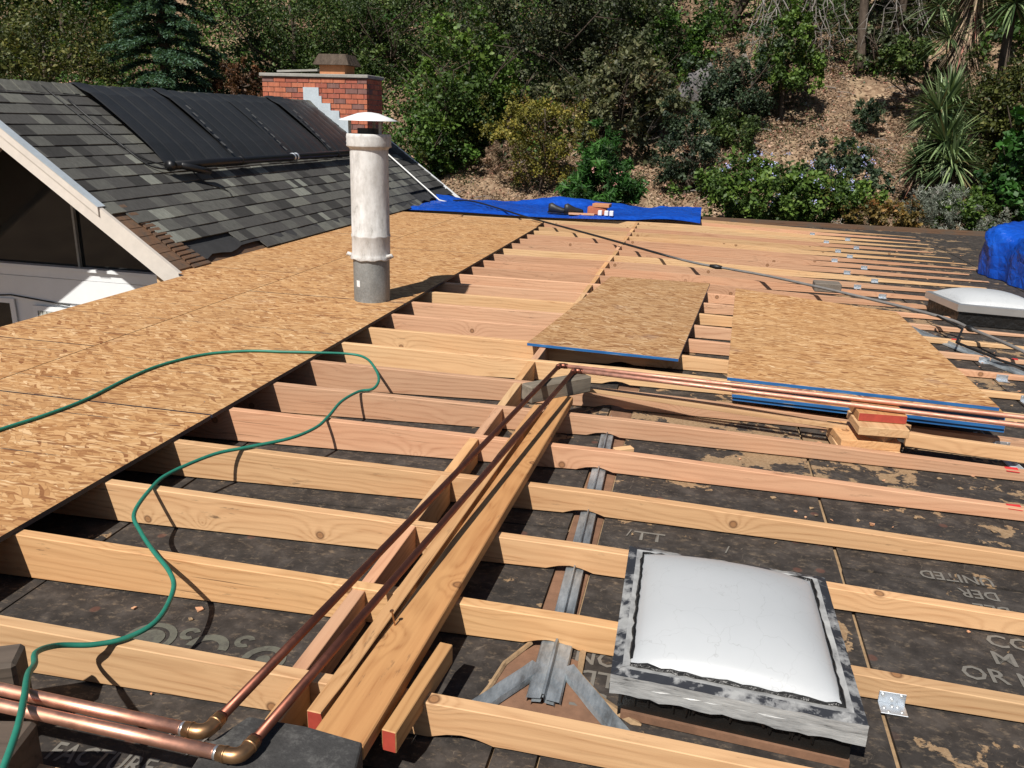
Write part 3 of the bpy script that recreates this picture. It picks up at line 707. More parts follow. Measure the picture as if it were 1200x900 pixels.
# ------------------------------------------------------------------ loose planks and blocks
def planks():
    o = board('plank', (-.628, 1.285, .042), (-.545, 3.66, .042), .118, .038, [M['plank'], M['red_paint']], w1=.086, bev=.003)
    props(o, 'wide orange fir plank lying along the blocking beside the two copper pipes', 'plank')
    o = board('plank', (-.722, 1.375, .022), (-.640, 3.50, .040), .038, .06, [M['fir_o'], M['red_paint']], endmi=(1, 0), bev=.002)
    props(o, 'narrow red-ended stud tucked along the left side of the wide plank', 'plank')
    o = board('offcut', (-.540, 1.352, .030), (-.512, 1.675, .034), .034, .055, [M['plank'], M['red_paint']], endmi=(1, 0), bev=.002)
    props(o, 'short red-tipped timber offcut poking out from the right side of the wide plank', 'offcut')
    o = board('plank', (-.470, 3.880, .024), (.73, 3.710, .018), .020, .020, M['fir_y'], bev=.001); props(o, 'thin pale batten in front of the sheet stack, left end by the grey block', 'plank')
    o = board('plank', (.98, 3.70, .018), (2.4, 3.60, -.01), .03, .06, M['fir_y'], bev=.001); props(o, 'tan stud on edge right of the block stack, lying below the copper pipes', 'plank')
    o = board('offcut', (-.262, 3.315, -.058), (-.19, 3.36, -.058), .036, .03, M['fir_y']); props(o, 'small wood scrap on the deck behind a joist right of the metal strip', 'offcut')
    # weathered grey block under the far elbows
    o = board('timber_block', (-.705, 3.535, .117), (-.462, 3.80, .117), .080, .080, M['grey_wood'], bev=.006); props(o, 'weathered grey timber block propping the far ends of the diagonal copper pipes', 'timber block')
    g = 'tarred timber blocks under the near pipes'
    o = board('timber_block', (-1.80, 1.11, .085), (-1.415, 1.315, .085), .088, .24, M['black_wood'], bev=.008); props(o, 'blackened block at the left edge behind the copper pipes, under the hose', 'timber block', g)
    o = board('timber_block', (-1.60, .985, .085), (-1.20, 1.085, .085), .12, .24, M['black_wood'], bev=.008); props(o, 'brown-topped tarred timber block in front of the copper pipes in the bottom left corner', 'timber block', g)
    m = MB().prism([(-.80, .90, .112), (-.47, .90, .112), (-.543, 1.222, .112), (-.665, 1.235, .112), (-.797, 1.240, .104), (-.835, 1.15, .104)], .21)
    o = m.build('timber_block', M['worn_felt']); bevel(o, .003); props(o, 'wide black felt-topped block under the near pipe elbow', 'timber block', g)
    # brick sized grey block on the far joists
    o = board('concrete_block', (1.0, 7.34, .055), (1.215, 7.34, .055), .16, .075, M['concrete_blk'], bev=.006); props(o, 'brown grey block resting on the joists behind the stacked sheets', 'block')
    # offcut stack propping the pipes on the right
    def blk(c, size, rot, zt, mats, label, end=None):
        a = Vector((math.cos(rot), math.sin(rot), 0)); p = Vector((c[0], c[1], zt))
        # length axis = direction looking away, so end grain faces the viewer
        o = board('offcut', p-a*size[0]/2, p+a*size[0]/2, size[1], .038, mats, endmi=end, bev=.002); return props(o, label, 'offcut', 'offcuts stacked under the pipes')
    blk((.805, 3.700), (.25, .26), R(93), -.0375, M['fir_y'], 'bottom offcut of the stack under the pipes, down on the black deck')
    blk((.80, 3.703), (.25, .25), R(97), .0015, M['fir_o'], 'second lowest offcut of the stack under the pipes')
    blk((.885, 3.715), (.22, .14), R(50), .0365, M['fir_y'], 'third offcut of the pipe stack, turned so that a corner points out')
    blk((.845, 3.665), (.22, .205), R(94), .0745, M['fir_y'], 'wide unpainted offcut directly under the red-ended one')
    blk((.848, 3.715), (.18, .200), R(94), .1145, [M['plank'], M['red_paint']], 'top offcut of the pipe stack with its end painted red', (1, 0))
    # nail sticking up from the narrow stud
    n = MB(); n.tube([(-.655, 1.70, .035), (-.662, 1.695, .085)], .0022, 6); n.tube([(-.662, 1.695, .085), (-.6625, 1.6947, .088)], .0055, 8)
    props(n.build('nail', M['brass']), 'brass nail half driven into the narrow stud beside the wide plank', 'nail')
planks()

# ------------------------------------------------------------------ copper pipes
def pipes():
    r = .0128; Z = .130
    def run(label, xl, yl, e1, e2, xr, yr):
        root = thing('copper_pipe', label, 'pipe', (e1[0], e1[1], Z), 'copper pipe runs bent round the plank')
        def seg(a, b, mat, nm='pipe_length', r=r):
            a, b = Vector(a), Vector(b); o = MB().tube([a+(b-a)*i/6 for i in range(7)], r, 16).build(nm, mat, root, True)
            return o
        E1, E2 = Vector((*e1, Z)), Vector((*e2, Z)); Lf = Vector((xl, yl, Z)); Rg = Vector((xr, yr, Z+.001))
        def elbow(c, d0, d1, mat, s=1.):
            r = .0120 if s >= 1 else .0108
            d0, d1 = d0.normalized(), d1.normalized(); L = .045*s; p = [c+d0*L, c+d0*L*.62]
            for i in range(7):
                t = i/6; q = (c+d0*L*.5)*(1-t)**2+c*2*t*(1-t)+(c+d1*L*.5)*t*t; p.append(q)
            p += [c+d1*L*.62, c+d1*L]
            MB().tube(p, r+.0026, 16).build('elbow', mat, root, True)
            for d in (d0, d1):
                MB().tube([c+d*(L*.96), c+d*(L*1.13)], r+.0018, 16).build('solder_ring', M['solder'] if d is d0 and s >= 1 else M['copper_d'], root, True)
            for d in (d0, d1): MB().tube([c+d*(L*.62), c+d*(L*.72)], r+.0038, 16).build('elbow_bead', mat, root, True)
        elbow(E1, Lf-E1, E2-E1, M['brass']); elbow(E2, Rg-E2, E1-E2, M['copper_d'], .8)
        d = (E2-E1).normalized(); seg(Lf, E1+(Lf-E1).normalized()*.04, M['copper']); seg(E1+d*.035, E2-d*.03, M['copper_d'], r=.0105); seg(E2+(Rg-E2).normalized()*.03, Rg, M['copper_m'], r=.0105)
        return root
    run('upper copper pipe run, the one whose bends lie further left and back', -2.6, 1.172, (-.834, 1.147), (-.606, 3.862), 3.2, 3.60)
    run('lower copper pipe run, the one whose near elbow sits on the black block', -2.6, 1.128, (-.737, 1.107), (-.523, 3.800), 3.2, 3.42)
pipes()

# ------------------------------------------------------------------ hose
def hose():
    r = .0070; P = [(-2.80, 1.90, .030), (-2.70, 2.30, .029), (-2.664, 2.566, .029), (-2.624, 2.748, .029), (-2.603, 2.977, .029), (-2.631, 3.305, .029), (-2.620, 3.556, .029), (-2.527, 3.794, .029), (-2.351, 3.927, .029), (-2.170, 3.972, .029), (-1.985, 4.02, .0285)]
    P += [(-1.814, 4.099, .014), (-1.702, 4.047, .012), (-1.585, 3.881, .010), (-1.497, 3.706, .012), (-1.473, 3.568, .011), (-1.523, 3.509, .010), (-1.538, 3.345, .012), (-1.511, 3.147, .010), (-1.503, 3.005, .010), (-1.545, 2.858, .012), (-1.661, 2.726, .010), (-1.744, 2.618, .012), (-1.797, 2.424, .011), (-1.784, 2.298, .010), (-1.717, 2.111, .010), (-1.615, 2.005, .010), (-1.501, 1.909, .010), (-1.390, 1.823, .010), (-1.319, 1.739, .012), (-1.272, 1.604, .012), (-1.297, 1.520, .010), (-1.349, 1.462, .018), (-1.400, 1.405, .045), (-1.375, 1.320, .090), (-1.318, 1.255, .115), (-1.265, 1.185, .150), (-1.205, 1.110, .160), (-1.15, 1.03, .158), (-1.10, .92, .13), (-1.06, .78, .05), (-1.02, .6, -.02)]
    o = MB().tube(smooth_path(P, 6), r, 10).build('garden_hose', M['hose'], None, True)
    props(o, 'green rubber hose winding over the panels and joists down to the bottom left corner', 'hose')
hose()

# ------------------------------------------------------------------ grey cable over the joists
def cable():
    root = thing('cable', 'long grey cable sagging across the joists from the shingled roof to the right edge', 'cable', (0, 8, .05))
    P = [(-3.95, 12.95, .03), (-3.373, 12.3, .10), (-2.235, 10.95, .055), (-1.134, 9.50, .05), (-.120, 8.03, .06), (.30, 7.74, .05), (.637, 7.48, .05), (1.0, 7.10, .05), (1.30, 6.76, .05), (1.60, 6.46, .04), (1.80, 6.22, .03), (1.87, 6.03, .02), (1.93, 5.72, .03), (2.0, 5.42, .03), (2.2, 5.0, -.02), (2.6, 4.3, -.03)]
    S = smooth_path(P, 6); n = len(S)
    MB().tube(S[:24], .012, 8).build('cable_length', M['cable_black'], root, True)
    MB().tube(S[23:], .0115, 8).build('cable_length', M['cable_grey'], root, True)
    for t in (S[28], S[66]): 
        i = S.index(t); MB().tube([S[i-1], S[i], S[i+1]], [.014, .023, .016], 8).build('connector', M['cable_black'], root, True)
    MB().tube([(1.72, 6.28, .04), (1.80, 5.95, .03), (1.72, 5.75, -.02), (1.9, 5.45, -.045), (2.05, 5.2, -.04)], .008, 6).build('side_lead', M['cable_black'], root, True)
    r2 = MB().tube([(-5.45, 13.0, 1.05), (-4.75, 12.85, .555), (-4.05, 12.70, .055), (-3.90, 12.72, .022), (-3.75, 12.78, .03)], .014, 8).build('conduit', M['conduit'], None, True)
    props(r2, 'pale thin conduit running down the far end of the shingled roof', 'conduit')
cable()

# ------------------------------------------------------------------ flue vent
def vent():
    cx, cy = -2.245, 5.465; root = thing('roof_vent', 'tall white-coated metal vent pipe with a grey base and conical cap', 'vent pipe', (cx, cy, .02))
    MB().lathe([(.128, .0197), (.128, .34)], 32, (cx, cy)).build('lower_pipe', M['vent_grey'], root, True)
    MB().lathe([(.142, .318), (.146, .325), (.135, .345), (.1335, .36), (.1335, .47), (.137, .478), (.137, .484), (.1325, .492), (.131, .80), (.130, 1.075)], 36, (cx, cy), 0, .004).build('coated_pipe', M['vent_white'], root, True)
    m = MB(); 
    for sx, sy, q in ((.155, -.03, .02), (-.145, -.05, -.014)): m.tube([(cx+sx*.85, cy+sy, .340), (cx+sx*1.05, cy+sy*1.1, .352), (cx+sx*1.14, cy+sy, .338)], [.016, .014, .005], 6)
    m.build('storm_collar_lug', M['vent_white'], root, True)
    MB().lathe([(.130, 1.060), (.136, 1.072), (.150, 1.080), (.153, 1.086), (.150, 1.100), (.153, 1.112), (.150, 1.125), (.153, 1.14), (.150, 1.158), (.146, 1.164), (.118, 1.164), (.112, 1.10)], 36, (cx, cy)).build('top_collar', M['vent_white'], root, True)
    m = MB(); m.lathe([(.0, 1.12), (.112, 1.12)], 24, (cx, cy)); m.lathe([(.075, 1.12), (.075, 1.20), (.055, 1.20), (.055, 1.12)], 20, (cx, cy)); m.build('inner_flue', M['black_plastic'], root)
    for a in (205, 330, 95): 
        q = R(a); x, y = cx+.125*math.cos(q), cy+.125*math.sin(q)
        MB().box((x-.010, y-.003, 1.14), (x+.010, y+.003, 1.255)).build('cap_strut', M['vent_grey'], root)
    MB().lathe([(.197, 1.248), (.197, 1.251), (.14, 1.272), (.07, 1.296), (.02, 1.303), (.0, 1.303)], 36, (cx, cy)).build('rain_cap', M['white_cap'], root, True)
    q = R(205); s = MB(); a0, a1 = R(238), R(252)
    s.add([(cx+.1295*math.cos(a), cy+.1295*math.sin(a), z) for z in (.13, .175) for a in (a0, (a0+a1)/2, a1)], [(0, 1, 4, 3), (1, 2, 5, 4)]); s.build('sticker', M['white_pack'], root)
vent()

# ------------------------------------------------------------------ skylights
def skylight(label, o, ex, ey, Wd, Ln, zt, dirty):
    """o = near-left corner of the frame"""
    o = Vector((o[0], o[1], 0)); ex = Vector((*ex, 0)).normalized(); ey = Vector((*ey, 0)).normalized()
    P = lambda a, b, z: tuple(o+ex*a+ey*b+Vector((0, 0, z)))
    root = thing('skylight', label, 'skylight', tuple(o+Vector((0, 0, -.09))))
    # curb
    i = .022; zb = -.088
    MB().prism([P(i, i, zt-.052), P(Wd-i, i, zt-.052), P(Wd-i, Ln-i, zt-.052), P(i, Ln-i, zt-.052)], [P(i, i, zb), P(Wd-i, i, zb), P(Wd-i, Ln-i, zb), P(i, Ln-i, zb)]).build('curb', M['tar'], root)
    mb = MB()
    if dirty:
        for a, b, c, d in ((.0, -.012, Wd, .022), (-.0, 0, 0, 0),):
            if c: mb.prism([P(.03, i-.010, zb+.020), P(Wd-.02, i-.006, zb+.014), P(Wd-.02, i+.01, zb+.014), P(.03, i+.01, zb+.020)], .02)
        mb.build('curb_trim', M['brown_fibre'], root)
    # frame: four mitred rails with a sloping top and a vertical skirt
    fw_ = .05 if dirty else .035; h = .052
    rs = random.Random(9)
    corners = [(0, 0), (Wd, 0), (Wd, Ln), (0, Ln)]; inner = [(fw_, fw_), (Wd-fw_, fw_), (Wd-fw_, Ln-fw_), (fw_, Ln-fw_)]
    for s in range(4):
        (a, b), (c, d) = corners[s], corners[(s+1) % 4]; (a2, b2), (c2, d2) = inner[s], inner[(s+1) % 4]
        v, f = [], []; N = 24 if dirty else 1
        for k in range(N+1):
            t = k/N; jx = rs.uniform(-.002, .002) if dirty else 0; jz = rs.uniform(-.0015, .0015) if dirty else 0; jb = rs.uniform(-.004, .004) if dirty else 0
            X, Y = a+(c-a)*t, b+(d-b)*t; X2, Y2 = a2+(c2-a2)*t, b2+(d2-b2)*t
            v += [P(X+jx, Y+jx, zt-h+jb), P(X+jx, Y+jx, zt-.026), P(X*.996+X2*.004, Y*.996+Y2*.004, zt-.023+jz), P(X, Y, zt+jz), P(X*.5+X2*.5, Y*.5+Y2*.5, zt+.006+jz), P(X2, Y2, zt+.002), P(X2, Y2, zt-.01)]
        n = 7
        mi = []
        for k in range(N):
            for q in range(n-1): f.append((k*n+q, (k+1)*n+q, (k+1)*n+q+1, k*n+q+1)); mi.append(1 if q < 3 or q == 4 else 0)
        obj('frame_rail', v, f, [M['tarry'] if dirty else M['alu'], M['alu_paint'] if dirty else M['alu']], root, mi)
    # dome
    n = 40; v = []; a0, a1, b0, b1 = fw_-.006, Wd-fw_+.006, fw_-.006, Ln-fw_+.006; H = .078 if dirty else .085
    for j in range(n+1):
        for k in range(n+1):
            s, t = k/n*2-1, j/n*2-1; hz = H*((1-abs(s)**2.6)*(1-abs(t)**2.6))**.62
            rr = .0
            v.append(P(a0+(a1-a0)*k/n, b0+(b1-b0)*j/n, zt+.0045+hz))
    obj('dome', v, [(j*(n+1)+k, j*(n+1)+k+1, (j+1)*(n+1)+k+1, (j+1)*(n+1)+k) for j in range(n) for k in range(n)], M['dome'], root, smooth=True)
    if dirty:                                   # cracked mastic bead round the dome and tar drips below
        bead = MB(); rs = random.Random(4); e = [(a0, b0), (a1, b0), (a1, b1), (a0, b1), (a0, b0)]; pts = []
        for (p, q), (r_, s_) in zip(e, e[1:]):
            for k in range(26): t = k/26; pts.append(P(p+(r_-p)*t+rs.uniform(-.0025, .0025), q+(s_-q)*t+rs.uniform(-.0025, .0025), zt+.005+rs.uniform(-.001, .003)))
        bead.tube(pts, [.0035+rs.random()*.004 for _ in pts], 6, cap=False); bead.build('mastic_bead', M['tar'], root)
        dr = MB()
        for _ in range(26):
            a = rs.uniform(.02, Wd-.02); l = rs.uniform(.01, .035); w_ = rs.uniform(.003, .009)
            dr.tube([P(a, .012, zt-h+.004), P(a+rs.uniform(-.004, .004), .014, zt-h-l)], [w_, w_*.35], 6)
        dr.build('tar_drip', M['tar'], root)
    return root
skylight('large near skylight with a milky dome and flaking black and silver frame', (-.102, 1.655), (.566, -.034), (-.012, .62), .568, .635, .040, True)
skylight('far right skylight with a clean aluminium frame, in front of the heaped blue tarp', (1.955, 6.66), (.43, -.055), (-.10, .45), .62, .52, .065, False)
fl = MB().prism([(.28, 2.33, -.075), (.50, 2.335, -.070), (.50, 2.40, -.072), (.27, 2.39, -.078)], .004).build('metal_flashing_scrap', M['strip'])
props(fl, 'thin grey metal flashing scrap lying behind the right corner of the near skylight', 'metal scrap')

# ------------------------------------------------------------------ tarps
def sheet(name, label, fn, nu, nv, mat, th=None):
    v = [fn(i/nu, j/nv) for j in range(nv+1) for i in range(nu+1)]
    f = [(j*(nu+1)+i, j*(nu+1)+i+1, (j+1)*(nu+1)+i+1, (j+1)*(nu+1)+i) for j in range(nv) for i in range(nu)]
    return props(obj(name, v, f, mat, smooth=True), label, 'tarp')
def fold(x, y, s, seed):
    rs = random.Random(seed); z = 0
    for i in range(14):
        a = rs.uniform(0, 3.14); k = rs.uniform(3, 20)*s; z += (1-abs(math.sin(k*.6*(x*math.cos(a)+y*math.sin(a))+rs.uniform(0, 6)+.7*math.sin(3*x+y))))**2.2/(1+k*.10)*1.5
    return z/5
def tarps():
    def f1(u, v):
        x = -4.42+(3.66+.35*v)*u*1.19; x = -4.42+u*4.43
        y0 = 11.45 if u < .05 else 11.62; y = (11.30+.10*math.sin(u*9)+.35*u)*(1-v)+(13.05+.25*u)*v
        z = .025+.045*fold(x, y, 1.0, 4)
        if v < .08: z = .022
        if v > .85: z += .10*math.sin(min(1, (v-.85)/.15)*math.pi*.5)*(.5+.5*math.sin(x*2.3))
        if u > .80: z += .06*math.sin((u-.8)/.2*math.pi)*(1-abs(v-.5))
        return (x, y, z)
    sheet('blue_tarp', 'flat blue tarp spread along the far edge of the roof', f1, 130, 46, M['tarp'])
    # heaped tarp on the right: an irregular mound draped to the deck
    N, Mv = 96, 44; v = []; cx, cy = 3.90, 9.15
    for j in range(Mv+1):
        t = j/Mv
        for i in range(N):
            q = 2*math.pi*i/N; prof = math.cos(t*math.pi/2)**.33
            rr = (1.05+.10*math.sin(3*q+1)+.06*math.sin(7*q))*(.10+.90*math.sin(t*math.pi/2)**.45)
            fo = fold(math.cos(q)*1.3+t*.3, math.sin(q)*1.3+t*1.2, .8, 8)
            rr *= 1+.20*(fo-.5); z = -.088+.54*prof*(1+.10*math.sin(2*q+.4))*(1+.25*(fo-.5)) if t < 1 else -.086
            v.append((cx+rr*math.cos(q)*.98, cy+rr*math.sin(q)*.92, z))
    f = [(j*N+i, j*N+(i+1) % N, (j+1)*N+(i+1) % N, (j+1)*N+i) for j in range(Mv) for i in range(N)]+[tuple(range(N-1, -1, -1))]
    props(obj('blue_tarp', v, f, M['tarp'], smooth=True), 'crumpled blue tarp heaped behind the far right skylight', 'tarp')
tarps()

def small_things():
    g = 'pair of dark work gloves'
    for i, (x, y, rz) in enumerate(((-1.98, 11.72, .1), (-1.76, 11.75, .5))):
        root = thing('work_shoe', ('left' if i == 0 else 'right')+' one of the two dark work shoes lying on the flat blue tarp', 'shoe', (x, y, .06), 'dark shoes on the tarp')
        m = MB(); c, s = math.cos(rz), math.sin(rz)
        tr = lambda a, b, z: (x+a*c-b*s, y+a*s+b*c, z)
        st = [(-.13, .030, .10), (-.08, .040, .115), (-.02, .042, .085), (.05, .046, .060), (.11, .045, .048), (.145, .025, .035)]; v = []; n = 10
        for a, w_, h in st:
            for k in range(n): q = 2*math.pi*k/n; v.append(tr(a, w_*math.cos(q), .072+max(0, math.sin(q))*h*1.15-.0*(math.sin(q) < 0)))
        f = [(i_*n+k, i_*n+(k+1) % n, (i_+1)*n+(k+1) % n, (i_+1)*n+k) for i_ in range(5) for k in range(n)]+[tuple(range(n-1, -1, -1)), tuple(50+k for k in range(n))]
        obj('upper', v, f, M['leather'], root, smooth=True)
        m.prism([tr(-.14, -.036, .074), tr(.0, -.042, .074), (tr(.15, -.03, .074)), tr(.155, .03, .074), tr(0, .046, .074), tr(-.14, .04, .074)], .018).build('sole', M['black_plastic'], root)
    b = MB().box((-1.565, 11.80, .055), (-1.30, 11.98, .155)).build('carton', [M['carton']]); bevel(b, .004); props(b, 'low red carton lying on the flat blue tarp', 'box')
    b = MB().prism([(-1.50, 11.80, .205), (-1.26, 11.77, .205), (-1.24, 11.95, .205), (-1.48, 11.98, .205)], .048).build('carton', [M['clay']]); bevel(b, .004); props(b, 'orange carton on top of the low red carton', 'box')
    for k, x in enumerate((-1.40, -1.31, -1.24)):
        b = MB().box((x, 11.68, .055), (x+.055, 11.745, .125)).build('white_package', M['white_pack']); bevel(b, .006)
        props(b, ('leftmost', 'middle', 'rightmost')[k]+' small white package standing in front of the red carton', 'package', 'white packages on the tarp')
    b = MB().prism([(-1.80, 11.60, .075), (-1.45, 11.66, .075), (-1.45, 11.74, .075), (-1.82, 11.70, .075)], .02).build('wood_scrap', M['fir_p']); props(b, 'pale wood scrap between the shoes and the red carton', 'offcut')
small_things()

# ------------------------------------------------------------------ house with the shingled gable roof
SL = .72; AL = math.atan(SL); RX, RZ = -6.10, 1.475; NY, FY = 5.90, 13.85
def rp(s, y, n=0.0, side=1):                       # s metres down the slope from the ridge
    return (RX+side*(s*math.cos(AL)+n*math.sin(AL)), y, RZ-s*math.sin(AL)+n*math.cos(AL))
def house():
    root = thing('gabled_house', 'white house wing with a grey shingled gable roof and deep open eave', 'house', (-6.1, 9, -2.7))
    roof = MB(); Lr = 2.50
    for side in (1, -1):
        Lx = Lr if side == 1 else 3.6
        a = [rp(0, NY+.02, -.03, side), rp(Lx, NY+.02, -.03, side), rp(Lx, FY-.02, -.03, side), rp(0, FY-.02, -.03, side)]
        if side == -1: a = a[::-1]
        roof.prism(a, .05)
    roof = roof.build('roof', M['cedar'], root)
    loc = lambda p: Vector(p)-rootloc(roof)
    # underlay sheet under the shingles
    m = MB(); m.prism([rp(-.0, NY+.06, -.022), rp(2.02, NY+.06, -.022), rp(2.32, 6.55, -.022), rp(2.36, FY-.05, -.022), rp(0, FY-.05, -.022)], .004); m.build('underlay', M['underlay'], roof)
    # ragged torn paper over the bottom
    rs = random.Random(12); m = MB(); v = []; n = 60
    for i in range(n+1):
        y = 6.25+(FY-6.3)*i/n; v += [rp(2.26, y, .001), rp(2.40+rs.uniform(-.03, .035)+(.012*math.sin(i*.7)), y, -.006+rs.uniform(0, .012))]
    obj('torn_underlay', v, [(2*i, 2*i+1, 2*i+3, 2*i+2) for i in range(n)], M['underlay'], roof)
    # bared boards near the rake
    m = MB()
    for i in range(7):
        s0 = 1.72+i*.105; m.prism([rp(s0, NY+.02, -.012), rp(s0+.098, NY+.02, -.012), rp(s0+.098, NY+.30+.02*i, -.012), rp(s0, NY+.16+.02*i, -.012)], .018)
    m.build('bared_board', M['cedar'], roof)
    m = MB(); 
    for i in range(16): s0 = 1.66+i*.052; m.prism([rp(s0, NY+.20, .004), rp(s0+.035, NY+.20, .004), rp(s0+.035, NY+.27+.012*i, .006), rp(s0, NY+.27+.012*i, .004)], .012)
    m.build('broken_shingle_edge', M['cedar'], roof)['kind'] = 'stuff'
    # shingles: wedge slabs sharing one mesh per shade
    ex = .1443; meshes = []
    for mt in SH:
        mm = MB(); wv = [(0, 0, -.004), (ex+.03, 0, .006), (ex+.03, 1, .006), (0, 1, -.004), (0, 0, -.010), (ex+.03, 0, -.006), (ex+.03, 1, -.006), (0, 1, -.010)]
        mm.add(wv, [(0, 1, 2, 3), (7, 6, 5, 4), (0, 4, 5, 1), (1, 5, 6, 2), (2, 6, 7, 3), (3, 7, 4, 0)])
        me = bpy.data.meshes.new('shingle'); me.from_pydata(mm.v, [], mm.f); me.materials.append(mt); me.update(); meshes.append(me)
    tabs = []; rs = random.Random(31)
    for c in range(17):
        s = c*ex; y = NY+.015 if c < 12 else NY+.10+(c-11)*.075
        y += 0 if c % 2 else -.0
        first = True
        while y < FY-.03:
            wdt = rs.choice([.11, .14, .17, .20, .24, .30])*rs.uniform(.9, 1.1)
            if first: wdt *= rs.uniform(.5, 1); first = False
            y1 = min(y+wdt, FY-.03)
            if c == 16 and y < 6.95 and False: y = y1; continue
            shade = rs.choices(range(5), (2.2, 5, 5, 2.4, 1.0))[0]
            if c == 15 and y < 6.9 or c == 16 and y < 7.3 or (c >= 15 and 12.0 < y): y = y1; continue
            tabs.append((c, y, y1, s, shade, rs.uniform(0, .004))); y = y1
    hid = lambda c, y: 1.0 < c*ex and False
    vis = [t for t in tabs if not (t[0] < 10 and 7.6 < t[1] < 12.2)]          # covered by the pool heater
    vis.sort(key=lambda t: t[1]-t[0]*.05); near, far = vis[:296], vis[296:]+[t for t in tabs if (t[0] < 10 and 7.6 < t[1] < 12.2)]
    rot = Euler((0, AL, 0))
    for c, y0, y1, s, sh, dn in near:
        o = link('shingle', meshes[sh], roof); o.location = loc(rp(s-.012, y0+.001, dn)); o.rotation_euler = rot; o.scale = (1, y1-y0-.0025, 1)
    mm = MB()
    for c, y0, y1, s, sh, dn in far:
        a, b = s-.012, s+ex+.018
        mm.prism([rp(a, y0+.001, dn-.004), rp(b, y0+.001, dn+.006), rp(b, y1-.0015, dn+.006), rp(a, y1-.0015, dn-.004)], .011, sh)
    mm.build('shingle', SH, roof)['kind'] = 'stuff'
    # ridge caps and plain courses on the far slope
    y = NY+.05; rs = random.Random(8)
    for i in range(48):
        y0 = NY+.02+i*.165; 
        if y0 > FY-.2: break
        m = MB(); m.add([rp(.14, y0, .012), rp(.0, y0, .030), rp(.14, y0, .012, -1), rp(.14, y0+.19, .004), rp(0, y0+.19, .020), rp(.14, y0+.19, .004, -1), rp(.14, y0, .002), rp(.0, y0, .018), rp(.14, y0, .002, -1)],
                      [(0, 3, 4, 1), (1, 4, 5, 2), (0, 1, 7, 6), (1, 2, 8, 7)]); m.build('ridge_shingle', SH[rs.choice([2, 3, 2, 1])], roof)
    m = MB(); m.prism([rp(3.62, NY+.03, -.012, -1), rp(0, NY+.03, -.012, -1), rp(0, FY-.05, -.012, -1), rp(3.62, FY-.05, -.012, -1)], .012); m.build('far_slope_covering', SH[1], roof)
    m = MB(); m.prism([rp(3.55, NY+.03, -.083, -1), rp(.02, NY+.03, -.083, -1), rp(.02, FY-.5, -.083, -1), rp(3.55, FY-.5, -.083, -1)], .012); m.build('soffit', M['soffit'], roof)
    # rake boards
    def rake(y, side, s1, wd=.155, th=.038, mt=M['trim'], nm='rake_board', s0=0.):
        a, b = Vector(rp(s0, y, .006, side)), Vector(rp(s1, y, .006, side)); d = Vector((0, 0, -wd/math.cos(AL)*.98))
        m = MB(); v = [a, b, b+d, a+d]; v = [tuple(q) for q in v]; w_ = [(q[0], q[1]+th, q[2]) for q in v]
        m.add(v+w_, [(0, 3, 2, 1) if side == 1 else (0, 1, 2, 3), (4, 5, 6, 7) if side == 1 else (7, 6, 5, 4), (0, 1, 5, 4), (1, 2, 6, 5), (2, 3, 7, 6), (3, 0, 4, 7)])
        return m.build(nm, mt, roof)
    rake(NY-.042, 1, 2.62, .150); rake(NY-.058, 1, 1.66, .055, .015, M['trim'], 'drip_trim'); rake(NY-.042, -1, 3.62); rake(FY, 1, 2.55, .10, .03, M['white_paint']); rake(FY, -1, 3.6)
    # teal metal drip edge
    m = MB(); m.prism([rp(0, NY-.06, .014), rp(1.66, NY-.06, .014), rp(1.66, NY+.03, .014), rp(0, NY+.03, .014)], .004); m.build('drip_edge', M['flash'], roof)
    # ridge beam and gable wall
    WY = 7.08; ZZ = lambda z: 1.27-(1.27-z)*.9672
    MB().box((RX-.06, NY-.02, RZ-.34), (RX+.06, WY, RZ-.12)).build('ridge_beam', M['soffit'], root)
    wall = MB(); wall.box((-12.0, WY, -2.75), (-4.02, WY+.10, ZZ(-.66))); wall = wall.build('wall', M['white_paint'], root)
    MB().box((-12.0, WY-.022, ZZ(-.70)), (-4.02, WY, ZZ(-.445))).build('siding_board', M['white_paint'], root)
    MB().box((-12.0, WY-.018, ZZ(-.44)), (-4.02, WY+.02, ZZ(-.345))).build('siding_board', M['white_paint'], root)
    MB().box((-12.0, WY-.050, ZZ(-.345)+.0), (-4.02, WY+.09, ZZ(-.315))).build('sill_board', M['white_paint'], root)
    # gable glazing
    gl = MB(); t0 = ZZ(-.315); ptx = lambda z: (RZ-.10-z)/SL
    gl.add([(RX-2.0, WY+.05, t0), (RX+2.0, WY+.05, t0), (RX+2.0, WY+.05, -.03), (RX, WY+.05, RZ-.12), (RX-2.2, WY+.05, -.03)], [(0, 1, 2, 3, 4)]); gl.build('gable_window', M['glass'], root)
    for x in (-6.06, -8.0, -4.9):
        if x == -4.9: continue
        MB().box((x-.012, WY+.01, t0), (x+.012, WY+.045, RZ-SL*abs(x-RX)-.10)).build('mullion', M['post'], root)
    # side walls, back
    MB().box((-12.0, WY+.1, -2.75), (-11.9, FY-.4, -.7)).build('wall', M['white_paint'], root); MB().box((-4.75, WY+.1, -2.75), (-4.65, FY-.4, .25)).build('wall', M['white_paint'], root)
    m = MB(); m.prism([(-8.0, FY-.4, -2.7), (-4.7, FY-.4, -2.7), (-4.7, FY-.4, .3), (-6.1, FY-.4, 1.3), (-8.0, FY-.4, .0)][::-1], [(-8.0, FY-.5, -2.7), (-4.7, FY-.5, -2.7), (-4.7, FY-.5, .3), (-6.1, FY-.5, 1.3), (-8.0, FY-.5, .0)][::-1]); m.build('wall', M['white_paint'], root)
